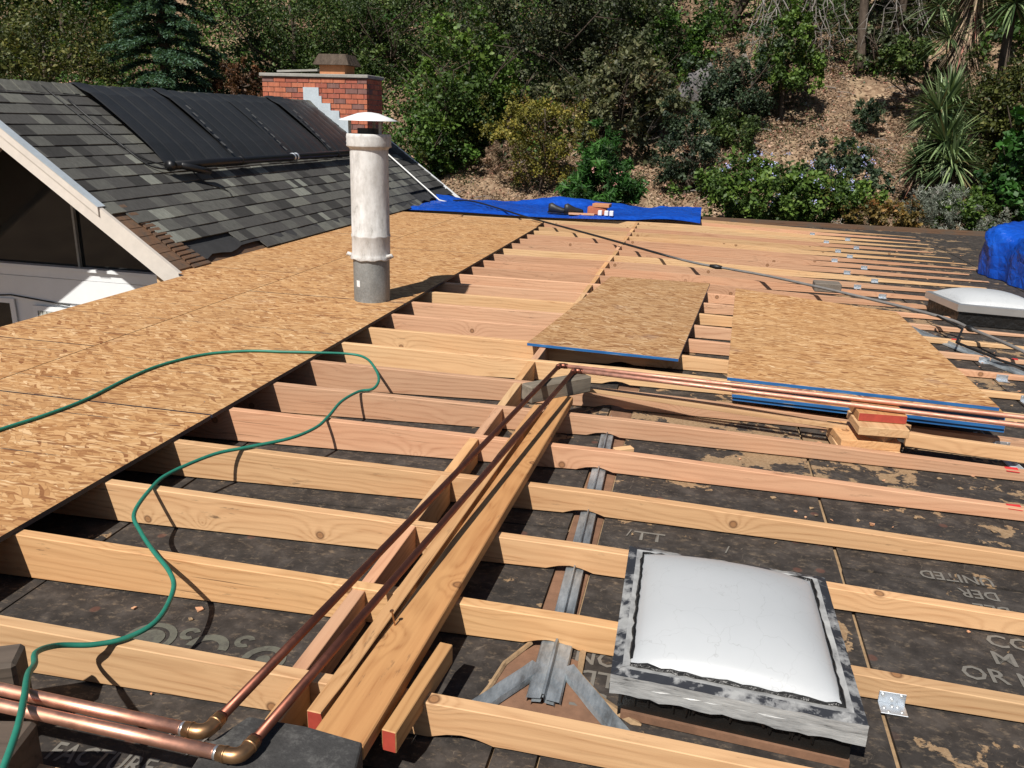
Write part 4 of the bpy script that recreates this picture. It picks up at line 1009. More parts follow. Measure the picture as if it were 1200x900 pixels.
    # lower windows
    for xa, xb, zt in ((-8.1, -6.87, ZZ(-.70)), (-6.65, -5.85, ZZ(-.755)), (-5.75, -5.1, ZZ(-.80))):
        wf = MB(); z0 = -1.8
        for (a, b, c, d) in ((xa, xb, zt-.05, zt), (xa, xb, z0, z0+.05), (xa, xa+.055, z0+.05, zt-.05), (xb-.055, xb, z0+.05, zt-.05)): wf.box((a, WY-.035, c), (b, WY-.0225, d))
        wf = wf.build('window', M['white_paint'], root)
        MB().box((xa+.055, WY-.030, z0+.05), (xb-.055, WY-.024, zt-.05)).build('pane', M['glass'], wf)
    m = MB()
    for i in range(12): m.box((-6.585+i*.026, WY-.0335-(i % 2)*.004, -1.7), (-6.585+i*.026+.022, WY-.031-(i % 2)*.004, ZZ(-.81)))
    m.build('curtain', M['curtain'], root)
    m = MB().tube([(-8.5, WY-.03, -.655), (-7.4, WY-.03, -.645), (-6.9, WY-.03, ZZ(-.66)), (-6.2, WY-.03, -.655)], .008, 6); m.build('wire', M['cable_black'], root)
    m = MB(); m.prism([rp(2.42, 6.05, -.06), rp(2.62, 6.05, -.10), rp(2.62, 6.5, -.10), rp(2.42, 6.5, -.06)], .02); m.build('eave_board', M['cedar'], root)
    MB().box((-4.30, 6.25, -.10), (-4.14, FY, .006)).build('eave_fascia', M['cedar'], root)
    return root
house()

def pool_heater():
    root = thing('pool_heater', 'black rubber solar pool heating mats draped over the shingled ridge', 'solar heater', (-5.4, 9.5, 1.0))
    ys = [7.36, 8.60, 9.86, 11.12, 12.34]; S1 = 1.30
    for i, (a, b) in enumerate(zip(ys, ys[1:])):
        N, K = 60, 26; v = []; rs = random.Random(40+i); ph = rs.uniform(0, 6); y0, y1 = a+.0, b+.05
        for j in range(N+1):
            u = j/N; rib = .020*abs(math.sin(u*math.pi*5.0))**.6+.0025*((j % 2))
            sk = .012*math.sin(u*5+ph)
            for k in range(K+1):
                t = k/K; s = -.85+(S1+.85)*t
                lift = .030+.050*(1-u)**.6*math.sin(max(0, min(1, (s+.35)/1.65))*math.pi)**.8+.012*math.sin(u*6+ph)
                if s > 1.0: lift -= .03*(s-1.0)/.3
                # overlap: the right-hand edge of each mat rides over its neighbour
                lift += .0
                if s < .18:                                    # rounded over the ridge
                    al = max(-1, s/.18)
                    if s > -.18: p = rp(abs(s), 0, lift, 1 if s >= 0 else -1); zc = RZ+lift*1.02-.18*math.sin(AL)*.5*(1+ (s/.18)**2)*1.0+.03
                    if s > -.18: q = (RX+s*math.cos(AL), 0, min(p[2], RZ+lift-.045-(s/.18)**2*.06+.045*0)); p = q
                    else: p = rp(-s, 0, lift, -1); p = (p[0], 0, p[2])
                else: p = rp(s, 0, lift)
                v.append((p[0], y0+(y1-y0)*u+sk*t-.10*t, p[2]+rib))
        f = [(j*(K+1)+k, j*(K+1)+k+1, (j+1)*(K+1)+k+1, (j+1)*(K+1)+k) for j in range(N) for k in range(K)]
        mt = obj('heating_mat', v, [q[::-1] for q in f], M['pool_mat'], root, smooth=False)
        # light clips on the lap
        if i < 3:
            for k in range(7):
                s = .45+k*.11; p = rp(s, b-.06-.05*s, .155-.02*k*.6)
                m = MB(); m.prism([(p[0], p[1], p[2]), tuple(Vector(p)+Vector((.055, 0, -.04))), tuple(Vector(p)+Vector((.055, .03, -.04))), (p[0], p[1]+.03, p[2])], .004); m.build('lap_strap', M['strap'], mt)
    P = [rp(S1+.02, 7.24, .085), rp(S1+.01, 12.28, .085)]
    MB().tube([Vector(P[0])*(1-t)+Vector(P[1])*t for t in (0, .25, .5, .75, 1)], .042, 14).build('header_pipe', M['black_plastic'], root, True)
    for y in (8.44, 9.66, 9.74, 10.95): MB().tube([rp(S1+.015, y, .085), rp(S1+.015, y+.03, .085)], .050, 14).build('clamp', M['galv'] if abs(y-9.7) < .1 else M['black_plastic'], root, True)
    p = Vector(rp(S1+.02, 7.22, .085)); MB().tube([p, p+Vector((0, -.06, 0))], .05, 14).build('end_cap', M['black_plastic'], root, True)
    q = p+Vector((.10, .30, -.05))
    MB().tube([p+Vector((.02, .1, 0)), q, q+Vector((.02, .12, -.02))], .035, 10).build('valve', M['black_plastic'], root, True)
    MB().tube(smooth_path([rp(.25, 7.02, .02), rp(.8, 7.00, .02), rp(1.2, 7.02, .02), rp(1.34, 7.2, .05)]), .008, 6).build('lead', M['cable_black'], root, True)
    MB().tube(smooth_path([rp(.05, 6.90, .02), rp(.7, 6.93, .02), rp(1.1, 7.05, .02), rp(1.3, 7.25, .05)]), .006, 6).build('lead', M['cable_black'], root, True)
    MB().tube(smooth_path([rp(1.35, 7.5, .05), rp(1.52, 7.55, .02), rp(1.66, 7.75, .012), rp(1.75, 7.72, .012)]), .006, 6).build('lead', M['cable_black'], root, True)
pool_heater()

def chimney():
    x0, x1, y0, y1 = -6.90, -5.145, 12.50, 13.12; zt = 1.83; zb = .60
    root = thing('brick_chimney', 'red brick chimney with a concrete cap and clay flue beyond the ridge', 'chimney', (-6.0, 12.9, .3))
    MB().box((x0+.012, y0+.012, zb-.6), (x1-.012, y1, zt)).build('mortar_core', M['mortar'], root)
    rowh = .0745; L = .20; rs = random.Random(2); ms = []
    for mt in BR:
        mm = MB().box((0, 0, 0), (1, .02, rowh-.011)); me = bpy.data.meshes.new('brick'); me.from_pydata(mm.v, [], mm.f); me.materials.append(mt); me.update(); ms.append(me)
    base = rootloc(root); n = int((zt-zb)/rowh)
    for r in range(n):
        z = zt-(r+1)*rowh+.004
        x = x0-(L*.5 if r % 2 else 0)
        while x < x1-.01:
            a, b = max(x, x0), min(x+L, x1)
            if b-a > .03:
                o = link('brick', ms[rs.choices(range(4), (4, 4, 3, 1.6))[0]], root); o.location = Vector((a+.004, y0-.002+rs.uniform(-.003, .003), z))-base; o.scale = (b-a-.009, 1, 1)
            x += L
        y = y0+.02-(L*.5 if r % 2 else 0)
        while y < y1-.01:
            a, b = max(y, y0+.018), min(y+L, y1)
            if b-a > .03:
                o = link('brick', ms[rs.choices(range(4), (4, 3, 4, 2))[0]], root); o.rotation_euler = (0, 0, math.pi/2); o.location = Vector((x1+.002+rs.uniform(-.003, .003), a+.004, z))-base; o.scale = (b-a-.009, 1, 1)
            y += L
    m = MB(); m.box((x0-.03, y0-.035, zt+.004), (x1+.03, y1+.03, zt+.055)); c = m.build('cap_slab', M['concrete'], root); bevel(c, .008)
    MB().prism([(x0+.05, y0+.4, zt+.12), (x0+.9, y0+.25, zt+.14), (x0+.9, y0+.6, zt+.14), (x0+.05, y0+.7, zt+.12)], .03).build('loose_slab', M['concrete'], root)
    MB().box((-6.02, 12.72, zt+.055), (-5.60, 13.1, zt+.22)).build('flue_pot', M['clay'], root)
    h = MB(); a = [(-6.10, 12.64, zt+.20), (-5.50, 12.64, zt+.20), (-5.50, 13.16, zt+.20), (-6.10, 13.16, zt+.20)]; b = [(-6.03, 12.72, zt+.36), (-5.58, 12.72, zt+.36), (-5.58, 13.10, zt+.36), (-6.03, 13.10, zt+.36)]
    h.prism(b, a).build('flue_hood', M['bark'], root)
    m = MB()
    for i in range(5):                                   # stepped flashing along the roof line
        x = -6.20+i*.145; z = RZ-SL*(x-RX)+.05
        m.box((x, y0-.018-.003*i, z-.26), (x+(.26 if i == 0 else .16), y0-.0065, z+.09-(i > 0)*.02))
    m.build('step_flashing', M['flash'], root)
chimney()

# ------------------------------------------------------------------ vegetation
def rnd(seed): return np.random.default_rng(seed)
def leaf_mesh(name, cen, nrm, L, W, tint, mat, rg, axis=None, fold=.25):
    """cen,nrm: (n,3); every leaf is a folded two-triangle pair; tint per leaf"""
    n = len(cen)
    if axis is None: axis = rg.normal(size=(n, 3))
    nrm = nrm/np.linalg.norm(nrm, axis=1)[:, None]
    ax = axis-nrm*(axis*nrm).sum(1)[:, None]; ax /= np.linalg.norm(ax, axis=1)[:, None]+1e-9
    b = np.cross(nrm, ax); L = np.broadcast_to(L, n)[:, None]*.5; W = np.broadcast_to(W, n)[:, None]*.5
    V = np.empty((n, 4, 3), np.float32)
    V[:, 0] = cen-ax*L; V[:, 1] = cen+b*W+nrm*W*fold; V[:, 2] = cen+ax*L; V[:, 3] = cen-b*W+nrm*W*fold
    me = bpy.data.meshes.new(name); me.vertices.add(n*4); me.vertices.foreach_set('co', V.reshape(-1))
    idx = (np.arange(n)[:, None]*4+np.array([[0, 1, 2, 0, 2, 3]])).reshape(-1).astype(np.int32)
    me.loops.add(n*6); me.loops.foreach_set('vertex_index', idx)
    me.polygons.add(n*2); me.polygons.foreach_set('loop_start', np.arange(n*2, dtype=np.int32)*3)
    a = me.attributes.new('tint', 'FLOAT', 'FACE'); a.data.foreach_set('value', np.repeat(np.clip(tint, 0, 1), 2).astype(np.float32))
    me.materials.append(mat); me.update(calc_edges=True); me.validate(); return me
def crown_mesh(seed, c, rx, ry, rz, nclump, nleaf, L, W, mat, csize=.215, upbias=.5, tintvar=.5, sub=0.55, hollow=.5, droop=0., lowcut=None, fold=.25):
    rg = rnd(seed); c = np.array(c)
    d = rg.normal(size=(nclump, 3)); d /= np.linalg.norm(d, axis=1)[:, None]; r = hollow+(1-hollow)*rg.random(nclump)**.7
    lump = (1+.26*np.sin(d[:, 0]*4+seed)+.20*np.sin(d[:, 2]*5+seed*2.1)+.12*np.sin(d[:, 1]*7+d[:, 0]*6+seed))*(1+.28*(rg.random(nclump) > .88))
    P = d*(r*lump)[:, None]*np.array([rx, ry, rz])
    if lowcut is not None: P = P[P[:, 2] > lowcut*rz]
    nclump = len(P); ct = rg.random(nclump); cs = csize*(.6+.8*rg.random(nclump)); R0 = (rx+rz)/2
    per = max(4, int(nleaf/nclump)); k = np.repeat(np.arange(nclump), per); n = len(k)
    # each clump is a twig bunch: a few short sprays radiating from the clump centre
    nsp = 6; sd = rg.normal(size=(nclump, nsp, 3)); sd += (P/np.array([rx, ry, rz]))[:, None, :]*.6; sd[:, :, 2] += .25-droop; sd /= np.linalg.norm(sd, axis=2)[:, :, None]
    si = rg.integers(0, nsp, n); dirs = sd[k, si]; t = rg.random(n)**.6
    cen = P[k]+dirs*(t*cs[k]*R0)[:, None]+rg.normal(size=(n, 3))*(cs[k]*R0*.20)[:, None]
    nr = rg.normal(size=(n, 3))*.75+dirs*.35+np.array([0, -.12, upbias]); ax = dirs+rg.normal(size=(n, 3))*.5; ax[:, 2] -= droop
    tint = .5+(ct[k]-.5)*tintvar*1.6+(rg.random(n)-.5)*.55
    sc = (.5+1.1*rg.random(n)**1.6)*(.75+.5*ct[k])
    return leaf_mesh('crown', cen+c, nr, L*sc, W*sc, tint, mat, rg, ax, fold)
def trunk_mesh(seed, base, top, r0, r1, spread, nlimb, zfrac=.35, bend=.15, n=8):
    rs = random.Random(seed); m = MB(); b, t = Vector(base), Vector(top); pts = []; N = 7
    off = Vector((rs.uniform(-1, 1), rs.uniform(-1, 1), 0))*bend
    for i in range(N+1): u = i/N; pts.append(b.lerp(t, u)+off*math.sin(u*math.pi)+Vector((rs.uniform(-1, 1), rs.uniform(-1, 1), 0))*bend*.12)
    m.tube(pts, [r0*(1-u/N)+r1*u/N+(r0*.5 if u == 0 else 0) for u in range(N+1)], n)
    for _ in range(nlimb):
        u = rs.uniform(zfrac, .95); i = int(u*N); s = pts[i]; a = rs.uniform(0, 6.28); L = spread*rs.uniform(.5, 1.0)
        e = s+Vector((math.cos(a)*L, math.sin(a)*L, L*rs.uniform(.25, .9))); mid = s.lerp(e, .5)+Vector((0, 0, -L*.08))+Vector((rs.uniform(-1, 1), rs.uniform(-1, 1), 0))*L*.1
        rr = (r0*(1-u)+r1*u)*.55; m.tube([s, mid, e], [rr, rr*.6, rr*.2], 5)
        for _ in range(2):
            f = mid.lerp(e, rs.random()); g2 = f+Vector((rs.uniform(-1, 1), rs.uniform(-1, 1), rs.uniform(0, 1)))*L*.35; m.tube([f, g2], [rr*.35, rr*.1], 4)
    return m
SEED = [100]
def tree(name, label, cat, x, y, zc, rx, rz, leaf, nleaf=9000, L=.075, W=.040, nclump=90, trunk=(.09, .03), ry=None, base=None, bk='bark', group=None, **kw):
    if leaf not in ('lavender', 'dry') and nleaf > 1000: nleaf = int(nleaf*1.9); L *= 1.15; W *= 1.28; nclump = int(nclump*1.35); rx *= 1.05; rz *= 1.05
    SEED[0] += 1; s = SEED[0]; g = hillz(x, y)-.06; bz = g if base is None else base
    root = thing(name, label, cat, (x, y, bz), group)
    ry = ry if ry else rx*.85
    me = crown_mesh(s, (0, 0, zc-bz), rx, ry, rz, nclump, nleaf, L, W, LF[leaf], **kw)
    o = link('crown' if trunk and cat == 'tree' else 'foliage', me, root)
    if trunk:
        m = trunk_mesh(s, (x, y, bz-.15), (x+.1*rx, y, zc+rz*.55), trunk[0], trunk[1], max(rx, .3)*1.2, 16)
        m.build('trunk' if cat == 'tree' else 'stem', M[bk], root, True)
    return root
def flowers(root, seed, c, rx, ry, rz, n, size, leaf, name='flower', k=7, front=True, nsurf=1.05):
    rg = rnd(seed); base = rootloc(root); cen = []; 
    for _ in range(n):
        while True:
            d = rg.normal(size=3); d /= np.linalg.norm(d)
            if (not front or d[1] < .3) and d[2] > -.35: break
        p = np.array(c)+d*np.array([rx, ry, rz])*nsurf
        cen.append(p+rg.normal(size=(k, 3))*size*.45)
    cen = np.concatenate(cen)-np.array(base); N = len(cen)
    me = leaf_mesh(name, cen, rg.normal(size=(N, 3))*.6+np.array([0, -.5, .7]), size*.55, size*.5, rg.random(N), LF[leaf], rg)
    o = link(name, me, root); o['kind'] = 'stuff'; return o

# left group, beyond the gabled house
tree('shrub', 'broad russet-green bush rising above the left end of the shingled ridge', 'bush', -14.9, 17.0, 2.0, 2.05, 1.15, 'russet', 13000, .062, .034, 150, csize=.22, ry=1.8)
tree('broadleaf_tree', 'dark green tree in the top left corner behind the russet bush', 'tree', -19.2, 23, 4.75, 3.6, 1.5, 'green', 11000, .10, .06, 110)
tree('broadleaf_tree', 'leafy tree between the russet bush and the far brick wall', 'tree', -19.3, 25, 3.6, 1.0, .9, 'green', 4000, .10, .06, 50)
tree('scrub_oak', 'grey-green twiggy oak between the conifer and the chimney', 'tree', -10.9, 21, 2.9, 1.75, 1.8, 'olive', 13000, .055, .032, 150, csize=.2, hollow=.35)
tree('scrub_oak', 'olive-green oak rising directly behind the brick chimney', 'tree', -9.2, 22.3, 3.3, 2.2, 1.8, 'olive', 14000, .055, .032, 150, csize=.2, hollow=.35)
tree('rust_shrub', 'rust-brown bush low between the conifer and the chimney', 'bush', -10.9, 18.6, 1.75, .6, .6, 'rust', 5000, .05, .025, 60, ry=.6)
o = tree('pink_flower_shrub', 'low bush with pink blossoms peeping over the ridge at the left', 'bush', -13.0, 16.2, 1.3, 1.1, .48, 'green', 4500, .05, .03, 60, trunk=None)
flowers(o, 5, (-13.0, 16.2, 1.32), 1.0, .7, .48, 22, .07, 'petal_p')
tree('broadleaf_tree', 'bright green tree at the top, between the chimney and the bare slope gap', 'tree', -8.8, 26, 5.1, 2.3, 1.4, 'bright', 11000, .085, .045, 100)
tree('broadleaf_tree', 'bright green sapling right of the chimney, its foliage reaching toward the vent cap', 'tree', -5.35, 18.5, 1.75, 1.35, 1.35, 'light', 9500, .075, .05, 110, csize=.22, hollow=.3)
tree('live_oak', 'large dark oak spreading over the top centre of the slope', 'tree', -4.15, 21.5, 3.3, 2.3, 2.2, 'oak', 24000, .060, .040, 190, (.13, .05), csize=.22, base=.3, hollow=.4)
tree('yellow_shrub', 'yellow-green shrub in front of the dark oak', 'bush', -3.34, 17.2, 1.05, .72, .86, 'yellow', 8500, .038, .022, 100, csize=.2, ry=.6, trunk=(.035, .02))
tree('broadleaf_tree', 'tall green tree over the top of the slope right of the dark oak', 'tree', -2.0, 24, 3.9, 2.4, 1.8, 'green', 17000, .072, .042, 160)
tree('live_oak', 'dark oak filling the gap behind the pale-leaved bay tree', 'tree', -2.6, 22.3, 2.6, 1.6, 1.2, 'oak', 11000, .06, .04, 110)
tree('bay_tree', 'pale-leaved bay tree on slim stems above the oleander', 'tree', -1.95, 19, 1.75, 1.35, .95, 'bay', 11000, .085, .040, 110, (.045, .02), csize=.2, base=.3)
for i, (dx, dz) in enumerate(((-.5, 0), (.6, .1))):
    m = trunk_mesh(300+i, (-1.95+dx*.6, 18.8, .45), (-1.95+dx*1.7, 18.9, 1.7), .028, .015, .5, 5)
    props(m.build('bare_sapling', M['bark_g'], None, True), ('left' if i == 0 else 'right')+'-leaning bare stem beside the bay tree, rising from the leaf-strewn slope', 'sapling')
o = tree('oleander', 'glossy bright green oleander standing right behind the flat blue tarp', 'bush', -1.79, 15.75, .22, .68, .58, 'bright', 8500, .105, .020, 110, csize=.22, trunk=None, ry=.55, upbias=.2)
flowers(o, 9, (-1.79, 15.75, .30), .45, .5, .5, 9, .06, 'petal_p')
tree('shrub', 'dark blue-green bush beside the rock at the top of the slope', 'bush', -.98, 22, 3.1, .80, .66, 'green', 6000, .06, .035, 70)
tree('shrub', 'yellowish green bush right above the pale-leaved bay tree', 'bush', -1.1, 20.5, 2.0, .55, .62, 'light', 4000, .055, .035, 60)
tree('shrub', 'upright blue-green shrub between the oleander and the flowering hedge', 'bush', -.36, 17.5, .75, .50, .74, 'bluegreen', 6000, .050, .030, 80)
tree('shrub', 'ragged green scrub spreading over the slope right of the rock', 'bush', .45, 20, 1.95, .90, 1.05, 'bluegreen', 8000, .058, .032, 110, hollow=.2)
tree('shrub', 'yellow-green undergrowth under the ragged scrub', 'bush', .45, 19, 1.25, .75, .42, 'olive', 4500, .05, .026, 60, trunk=None, hollow=.2)
tree('small_tree', 'small round tree on a short dark trunk in the middle of the bare slope', 'tree', 1.60, 20.3, 2.75, .68, .80, 'light', 8000, .055, .036, 90, (.065, .03), csize=.2)
tree('hanging_tree', 'thin-leaved tree hanging into the top of the picture above the small round tree', 'tree', 2.0, 22.6, 4.2, 1.2, 1.15, 'olive', 5500, .055, .030, 70, droop=.6, csize=.3)
tree('shrub', 'round dark bush between the two pine trunks', 'bush', 3.95, 22.3, 3.15, .58, .5, 'oak', 4500, .055, .04, 60)
tree('broadleaf_tree', 'shadowy evergreen behind the second pine trunk', 'tree', 5.1, 24.6, 4.6, 1.5, 1.3, 'oak', 10000, .07, .045, 100, base=3.0)
tree('shrub', 'olive-green shrub left of the shaggy yucca trunk', 'bush', 4.25, 20.2, 2.75, .7, .42, 'olive', 4500, .055, .035, 50)
tree('camellia', 'large glossy shrub at the right edge beside the yucca', 'bush', 5.75, 17.8, 1.75, 1.05, 1.25, 'russet', 12000, .055, .035, 130, csize=.22)
tree('broad_leaved_shrub', 'bright large-leaved shrub at the far right in front of the glossy shrub', 'bush', 5.15, 15.9, .75, .45, .55, 'bright', 1600, .105, .07, 40, trunk=(.02, .01), hollow=.3, fold=.1)
tree('shrub', 'dark shrub low at the right edge behind the heaped tarp', 'bush', 5.7, 16.6, .0, .9, .55, 'green', 5000, .06, .04, 60, trunk=None)
o = tree('plumbago', 'wide bright hedge dotted with pale blue flowers beyond the roof edge', 'bush', 1.32, 15.55, .10, 1.22, .64, 'light', 16000, .058, .034, 190, csize=.17, ry=.75, trunk=None)
flowers(o, 21, (1.32, 15.45, .20), 1.2, .72, .66, 44, .052, 'petal_b', k=9)
o = tree('plumbago', 'smaller blue-flowered bush behind the right end of the wide flowering hedge', 'bush', 2.50, 17, .55, .55, .45, 'bluegreen', 5000, .05, .030, 70, trunk=None)
flowers(o, 22, (2.5, 16.95, .58), .55, .4, .45, 16, .055, 'petal_b', k=8)
tree('nandina', 'low yellow and orange leaved shrub right of the flowering hedge', 'bush', 3.0, 15.1, -.12, .56, .30, 'nandina', 4200, .045, .025, 60, trunk=None, ry=.4)
tree('lavender', 'silver-grey mounded shrub below the yucca clump', 'bush', 3.85, 15.3, .12, .52, .40, 'lavender', 9000, .050, .009, 110, trunk=None, csize=.2, upbias=.1, ry=.45)
tree('lavender', 'smaller silver shrub at the roof edge right of the mounded one', 'bush', 4.75, 15.1, -.15, .38, .25, 'lavender', 3500, .045, .008, 60, trunk=None, upbias=.1)
tree('groundcover_shrub', 'low green leafy plant between the two silver shrubs', 'bush', 4.40, 15.6, .0, .50, .35, 'light', 4500, .05, .03, 60, trunk=None)
tree('weed', 'upright green weeds on the bare slope above the hedge', 'bush', 3.35, 19.8, 1.65, .38, .42, 'bluegreen', 1500, .075, .020, 30, trunk=None, hollow=.2, upbias=.0)
tree('weed', 'small weed patch between the hedge and the upright weeds', 'bush', 2.75, 18.6, 1.0, .26, .26, 'light', 900, .06, .015, 25, trunk=None, hollow=.2, upbias=.0)
tree('dry_brush', 'dry brown brush behind the left end of the flowering hedge', 'bush', .45, 17.8, .60, .72, .26, 'dry', 4000, .075, .008, 60, trunk=None, hollow=.2, upbias=0)
tree('dry_brush', 'tan dry brush under the dark oak, left of the yellow shrub', 'bush', -4.35, 17.8, .55, .6, .42, 'dry', 3200, .075, .010, 60, trunk=None, hollow=.2, upbias=0)
tree('weed', 'bright green tuft near the far end of the shingled roof', 'bush', -5.0, 15.9, -.55, .32, .20, 'bright', 900, .13, .014, 20, trunk=None, hollow=.1, upbias=0)
tree('shrub', 'olive bushes close behind the right side of the chimney', 'bush', -8.3, 21.6, 2.4, 1.1, 1.15, 'olive', 6500, .055, .032, 80)
tree('shrub', 'low green bush under the bright sapling beside the house roof', 'bush', -5.8, 17.6, .55, .75, .75, 'green', 5500, .06, .035, 70)
# back rows
for i, (x, y, rx, rz, lf, lab) in enumerate(((-24, 28, 3, 2.2, 'green', 'far green tree at the upper left corner of the slope'), (-15.0, 28, 2.6, 2.4, 'green', 'far green tree behind the blue-green conifer'), (-10.8, 28.5, 2.6, 2.0, 'olive', 'far olive-green tree high above the chimney'),
        (-5.9, 28.5, 1.5, 1.2, 'oak', 'far dark tree at the top edge beside the bare slope gap'), (-1.0, 29, 2.6, 1.6, 'green', 'far green tree at the top edge above the rock'), (5.8, 28.5, 2.2, 1.8, 'oak', 'far dark tree behind the pine trunks'), (8.2, 24, 2.0, 2.0, 'green', 'far green tree behind the yucca at the top right'), (7.9, 20, 1.3, 1.5, 'green', 'dark green tree beyond the glossy shrub at the right edge'))):
    tree('broadleaf_tree', lab, 'tree', x, y, hillz(x, y)+rz*.8, rx, rz, lf, 8000, .10, .06, 90)

def deodar():
    x, y = -12.35, 18.0; g = hillz(x, y); root = thing('deodar_cedar', 'blue-green conifer with drooping layered branches left of the chimney', 'tree', (x, y, g-.1)); rg = rnd(77); cen, nr, ax, tn = [], [], [], []
    tr = MB(); tr.tube([(x, y, g-.1), (x, y, g+7.5)], [.16, .04], 8); H = 7.2
    for lv in range(30):
        z = .15+lv*.24; Rr = 1.85*(1-z/(H+1.4))*rg.uniform(.8, 1.15); nb = 12
        for b in range(nb):
            a = rg.uniform(0, 2*np.pi); d = np.array([np.cos(a), np.sin(a), 0]); side = np.array([-d[1], d[0], 0]); L = Rr*rg.uniform(.7, 1.1)
            p0 = Vector((x, y, g+z)); pe = Vector((x+d[0]*L, y+d[1]*L, g+z-.22*L)); tr.tube([p0, p0.lerp(pe, .5)+Vector((0, 0, .10)), pe], [.022, .014, .004], 4, cap=False)
            n = 260; t = rg.random(n)**.6; w_ = (rg.random(n)-.5)*.75*(1-t*.7)*L*.75
            c = np.array([0, 0, z+.1])+d*(t*L)[:, None]+side*w_[:, None]+np.array([0, 0, 1])*(.12*np.sin(t*3.14)-.22*t*L-abs(w_)*.18+rg.normal(size=n)*.03)[:, None]
            cen.append(c); nr.append(rg.normal(size=(n, 3))*.35+np.array([0, 0, 1])); ax.append(d*1.0+side*np.sign(w_)[:, None]*.7+rg.normal(size=(n, 3))*.3+np.array([0, 0, -.2])); tn.append(.25+.5*t+rg.random(n)*.25)
    me = leaf_mesh('crown', np.concatenate(cen), np.concatenate(nr), .13, .036, np.concatenate(tn), LF['deodar'], rg, np.concatenate(ax), .6)
    link('crown', me, root); tr.build('trunk', M['bark'], root, True)
deodar()

def pines():
    for i, (x, y, lean, r, lab) in enumerate(((3.36, 22.3, -.25, .115, 'straight pine trunk on the slope, the nearer and thicker of two'), (4.4, 24.0, .15, .10, 'second pine trunk, in shade behind the round dark bush'))):
        root = thing('pine_tree', lab, 'tree', (x, y, hillz(x, y)-.1), 'pines on the slope'); g = hillz(x, y)-.15
        m = MB(); N = 10; m.tube([(x+lean*k/N+.03*math.sin(k*1.7), y, g+6.0*k/N) for k in range(N+1)], [r*(1-.045*k)*(1.25 if k == 0 else 1) for k in range(N+1)], 12)
        m.build('trunk', M['bark'], root, True)
        me = crown_mesh(500+i, (lean, 0, 5.4), 1.9, 1.6, 1.1, 70, 7000, .10, .02, LF['oak']); link('crown', me, root)
    # hanging bare twigs
    rs = random.Random(5)
    for j, (x0, y0, z0, lab) in enumerate(((3.9, 21.8, 4.6, 'pale bare twigs hanging between the two pine trunks'), (2.3, 21.6, 4.4, 'pale bare twigs hanging left of the nearer pine trunk'), (1.0, 21.2, 4.2, 'pale bare branches crossing the top of the small round tree'))):
        m = MB()
        for q in range(9):
            x = x0+rs.uniform(-.35, .35); z = z0; p = [(x, y0, z)]; dx = rs.uniform(-.12, .22)
            for k in range(7): x += dx*.6+rs.uniform(-.07, .07); z -= rs.uniform(.12, .26); p.append((x, y0+rs.uniform(-.1, .1), z))
            m.tube(p, [.016*(1-k/9) for k in range(len(p))], 4)
            for k in range(2, 7): a = Vector(p[k]); m.tube([a, a+Vector((rs.uniform(-.3, .3), 0, rs.uniform(-.25, .1)))], [.006, .002], 3)
        props(m.build('hanging_twigs', M['twig']), lab, 'branches')
    m = trunk_mesh(61, (-4.42, 18.5, .1), (-4.30, 18.7, 2.0), .085, .06, .8, 8); props(m.build('oak_trunk', M['bark'], None, True), 'dark bare oak trunk left of the yellow shrub', 'tree trunk')
    m = trunk_mesh(62, (.95, 20.6, 1.45), (.62, 20.8, 2.9), .08, .06, .7, 3); props(m.build('leaning_trunk', M['bark_g'], None, True), 'grey leaning trunk between the ragged scrub and the small round tree', 'tree trunk')
    m = trunk_mesh(63, (.15, 24.2, 3.55), (.9, 24.0, 5.0), .14, .10, 1.3, 6, .1); props(m.build('oak_trunk', M['bark'], None, True), 'dark forked trunk at the top edge right of the pale post', 'tree trunk')
pines()

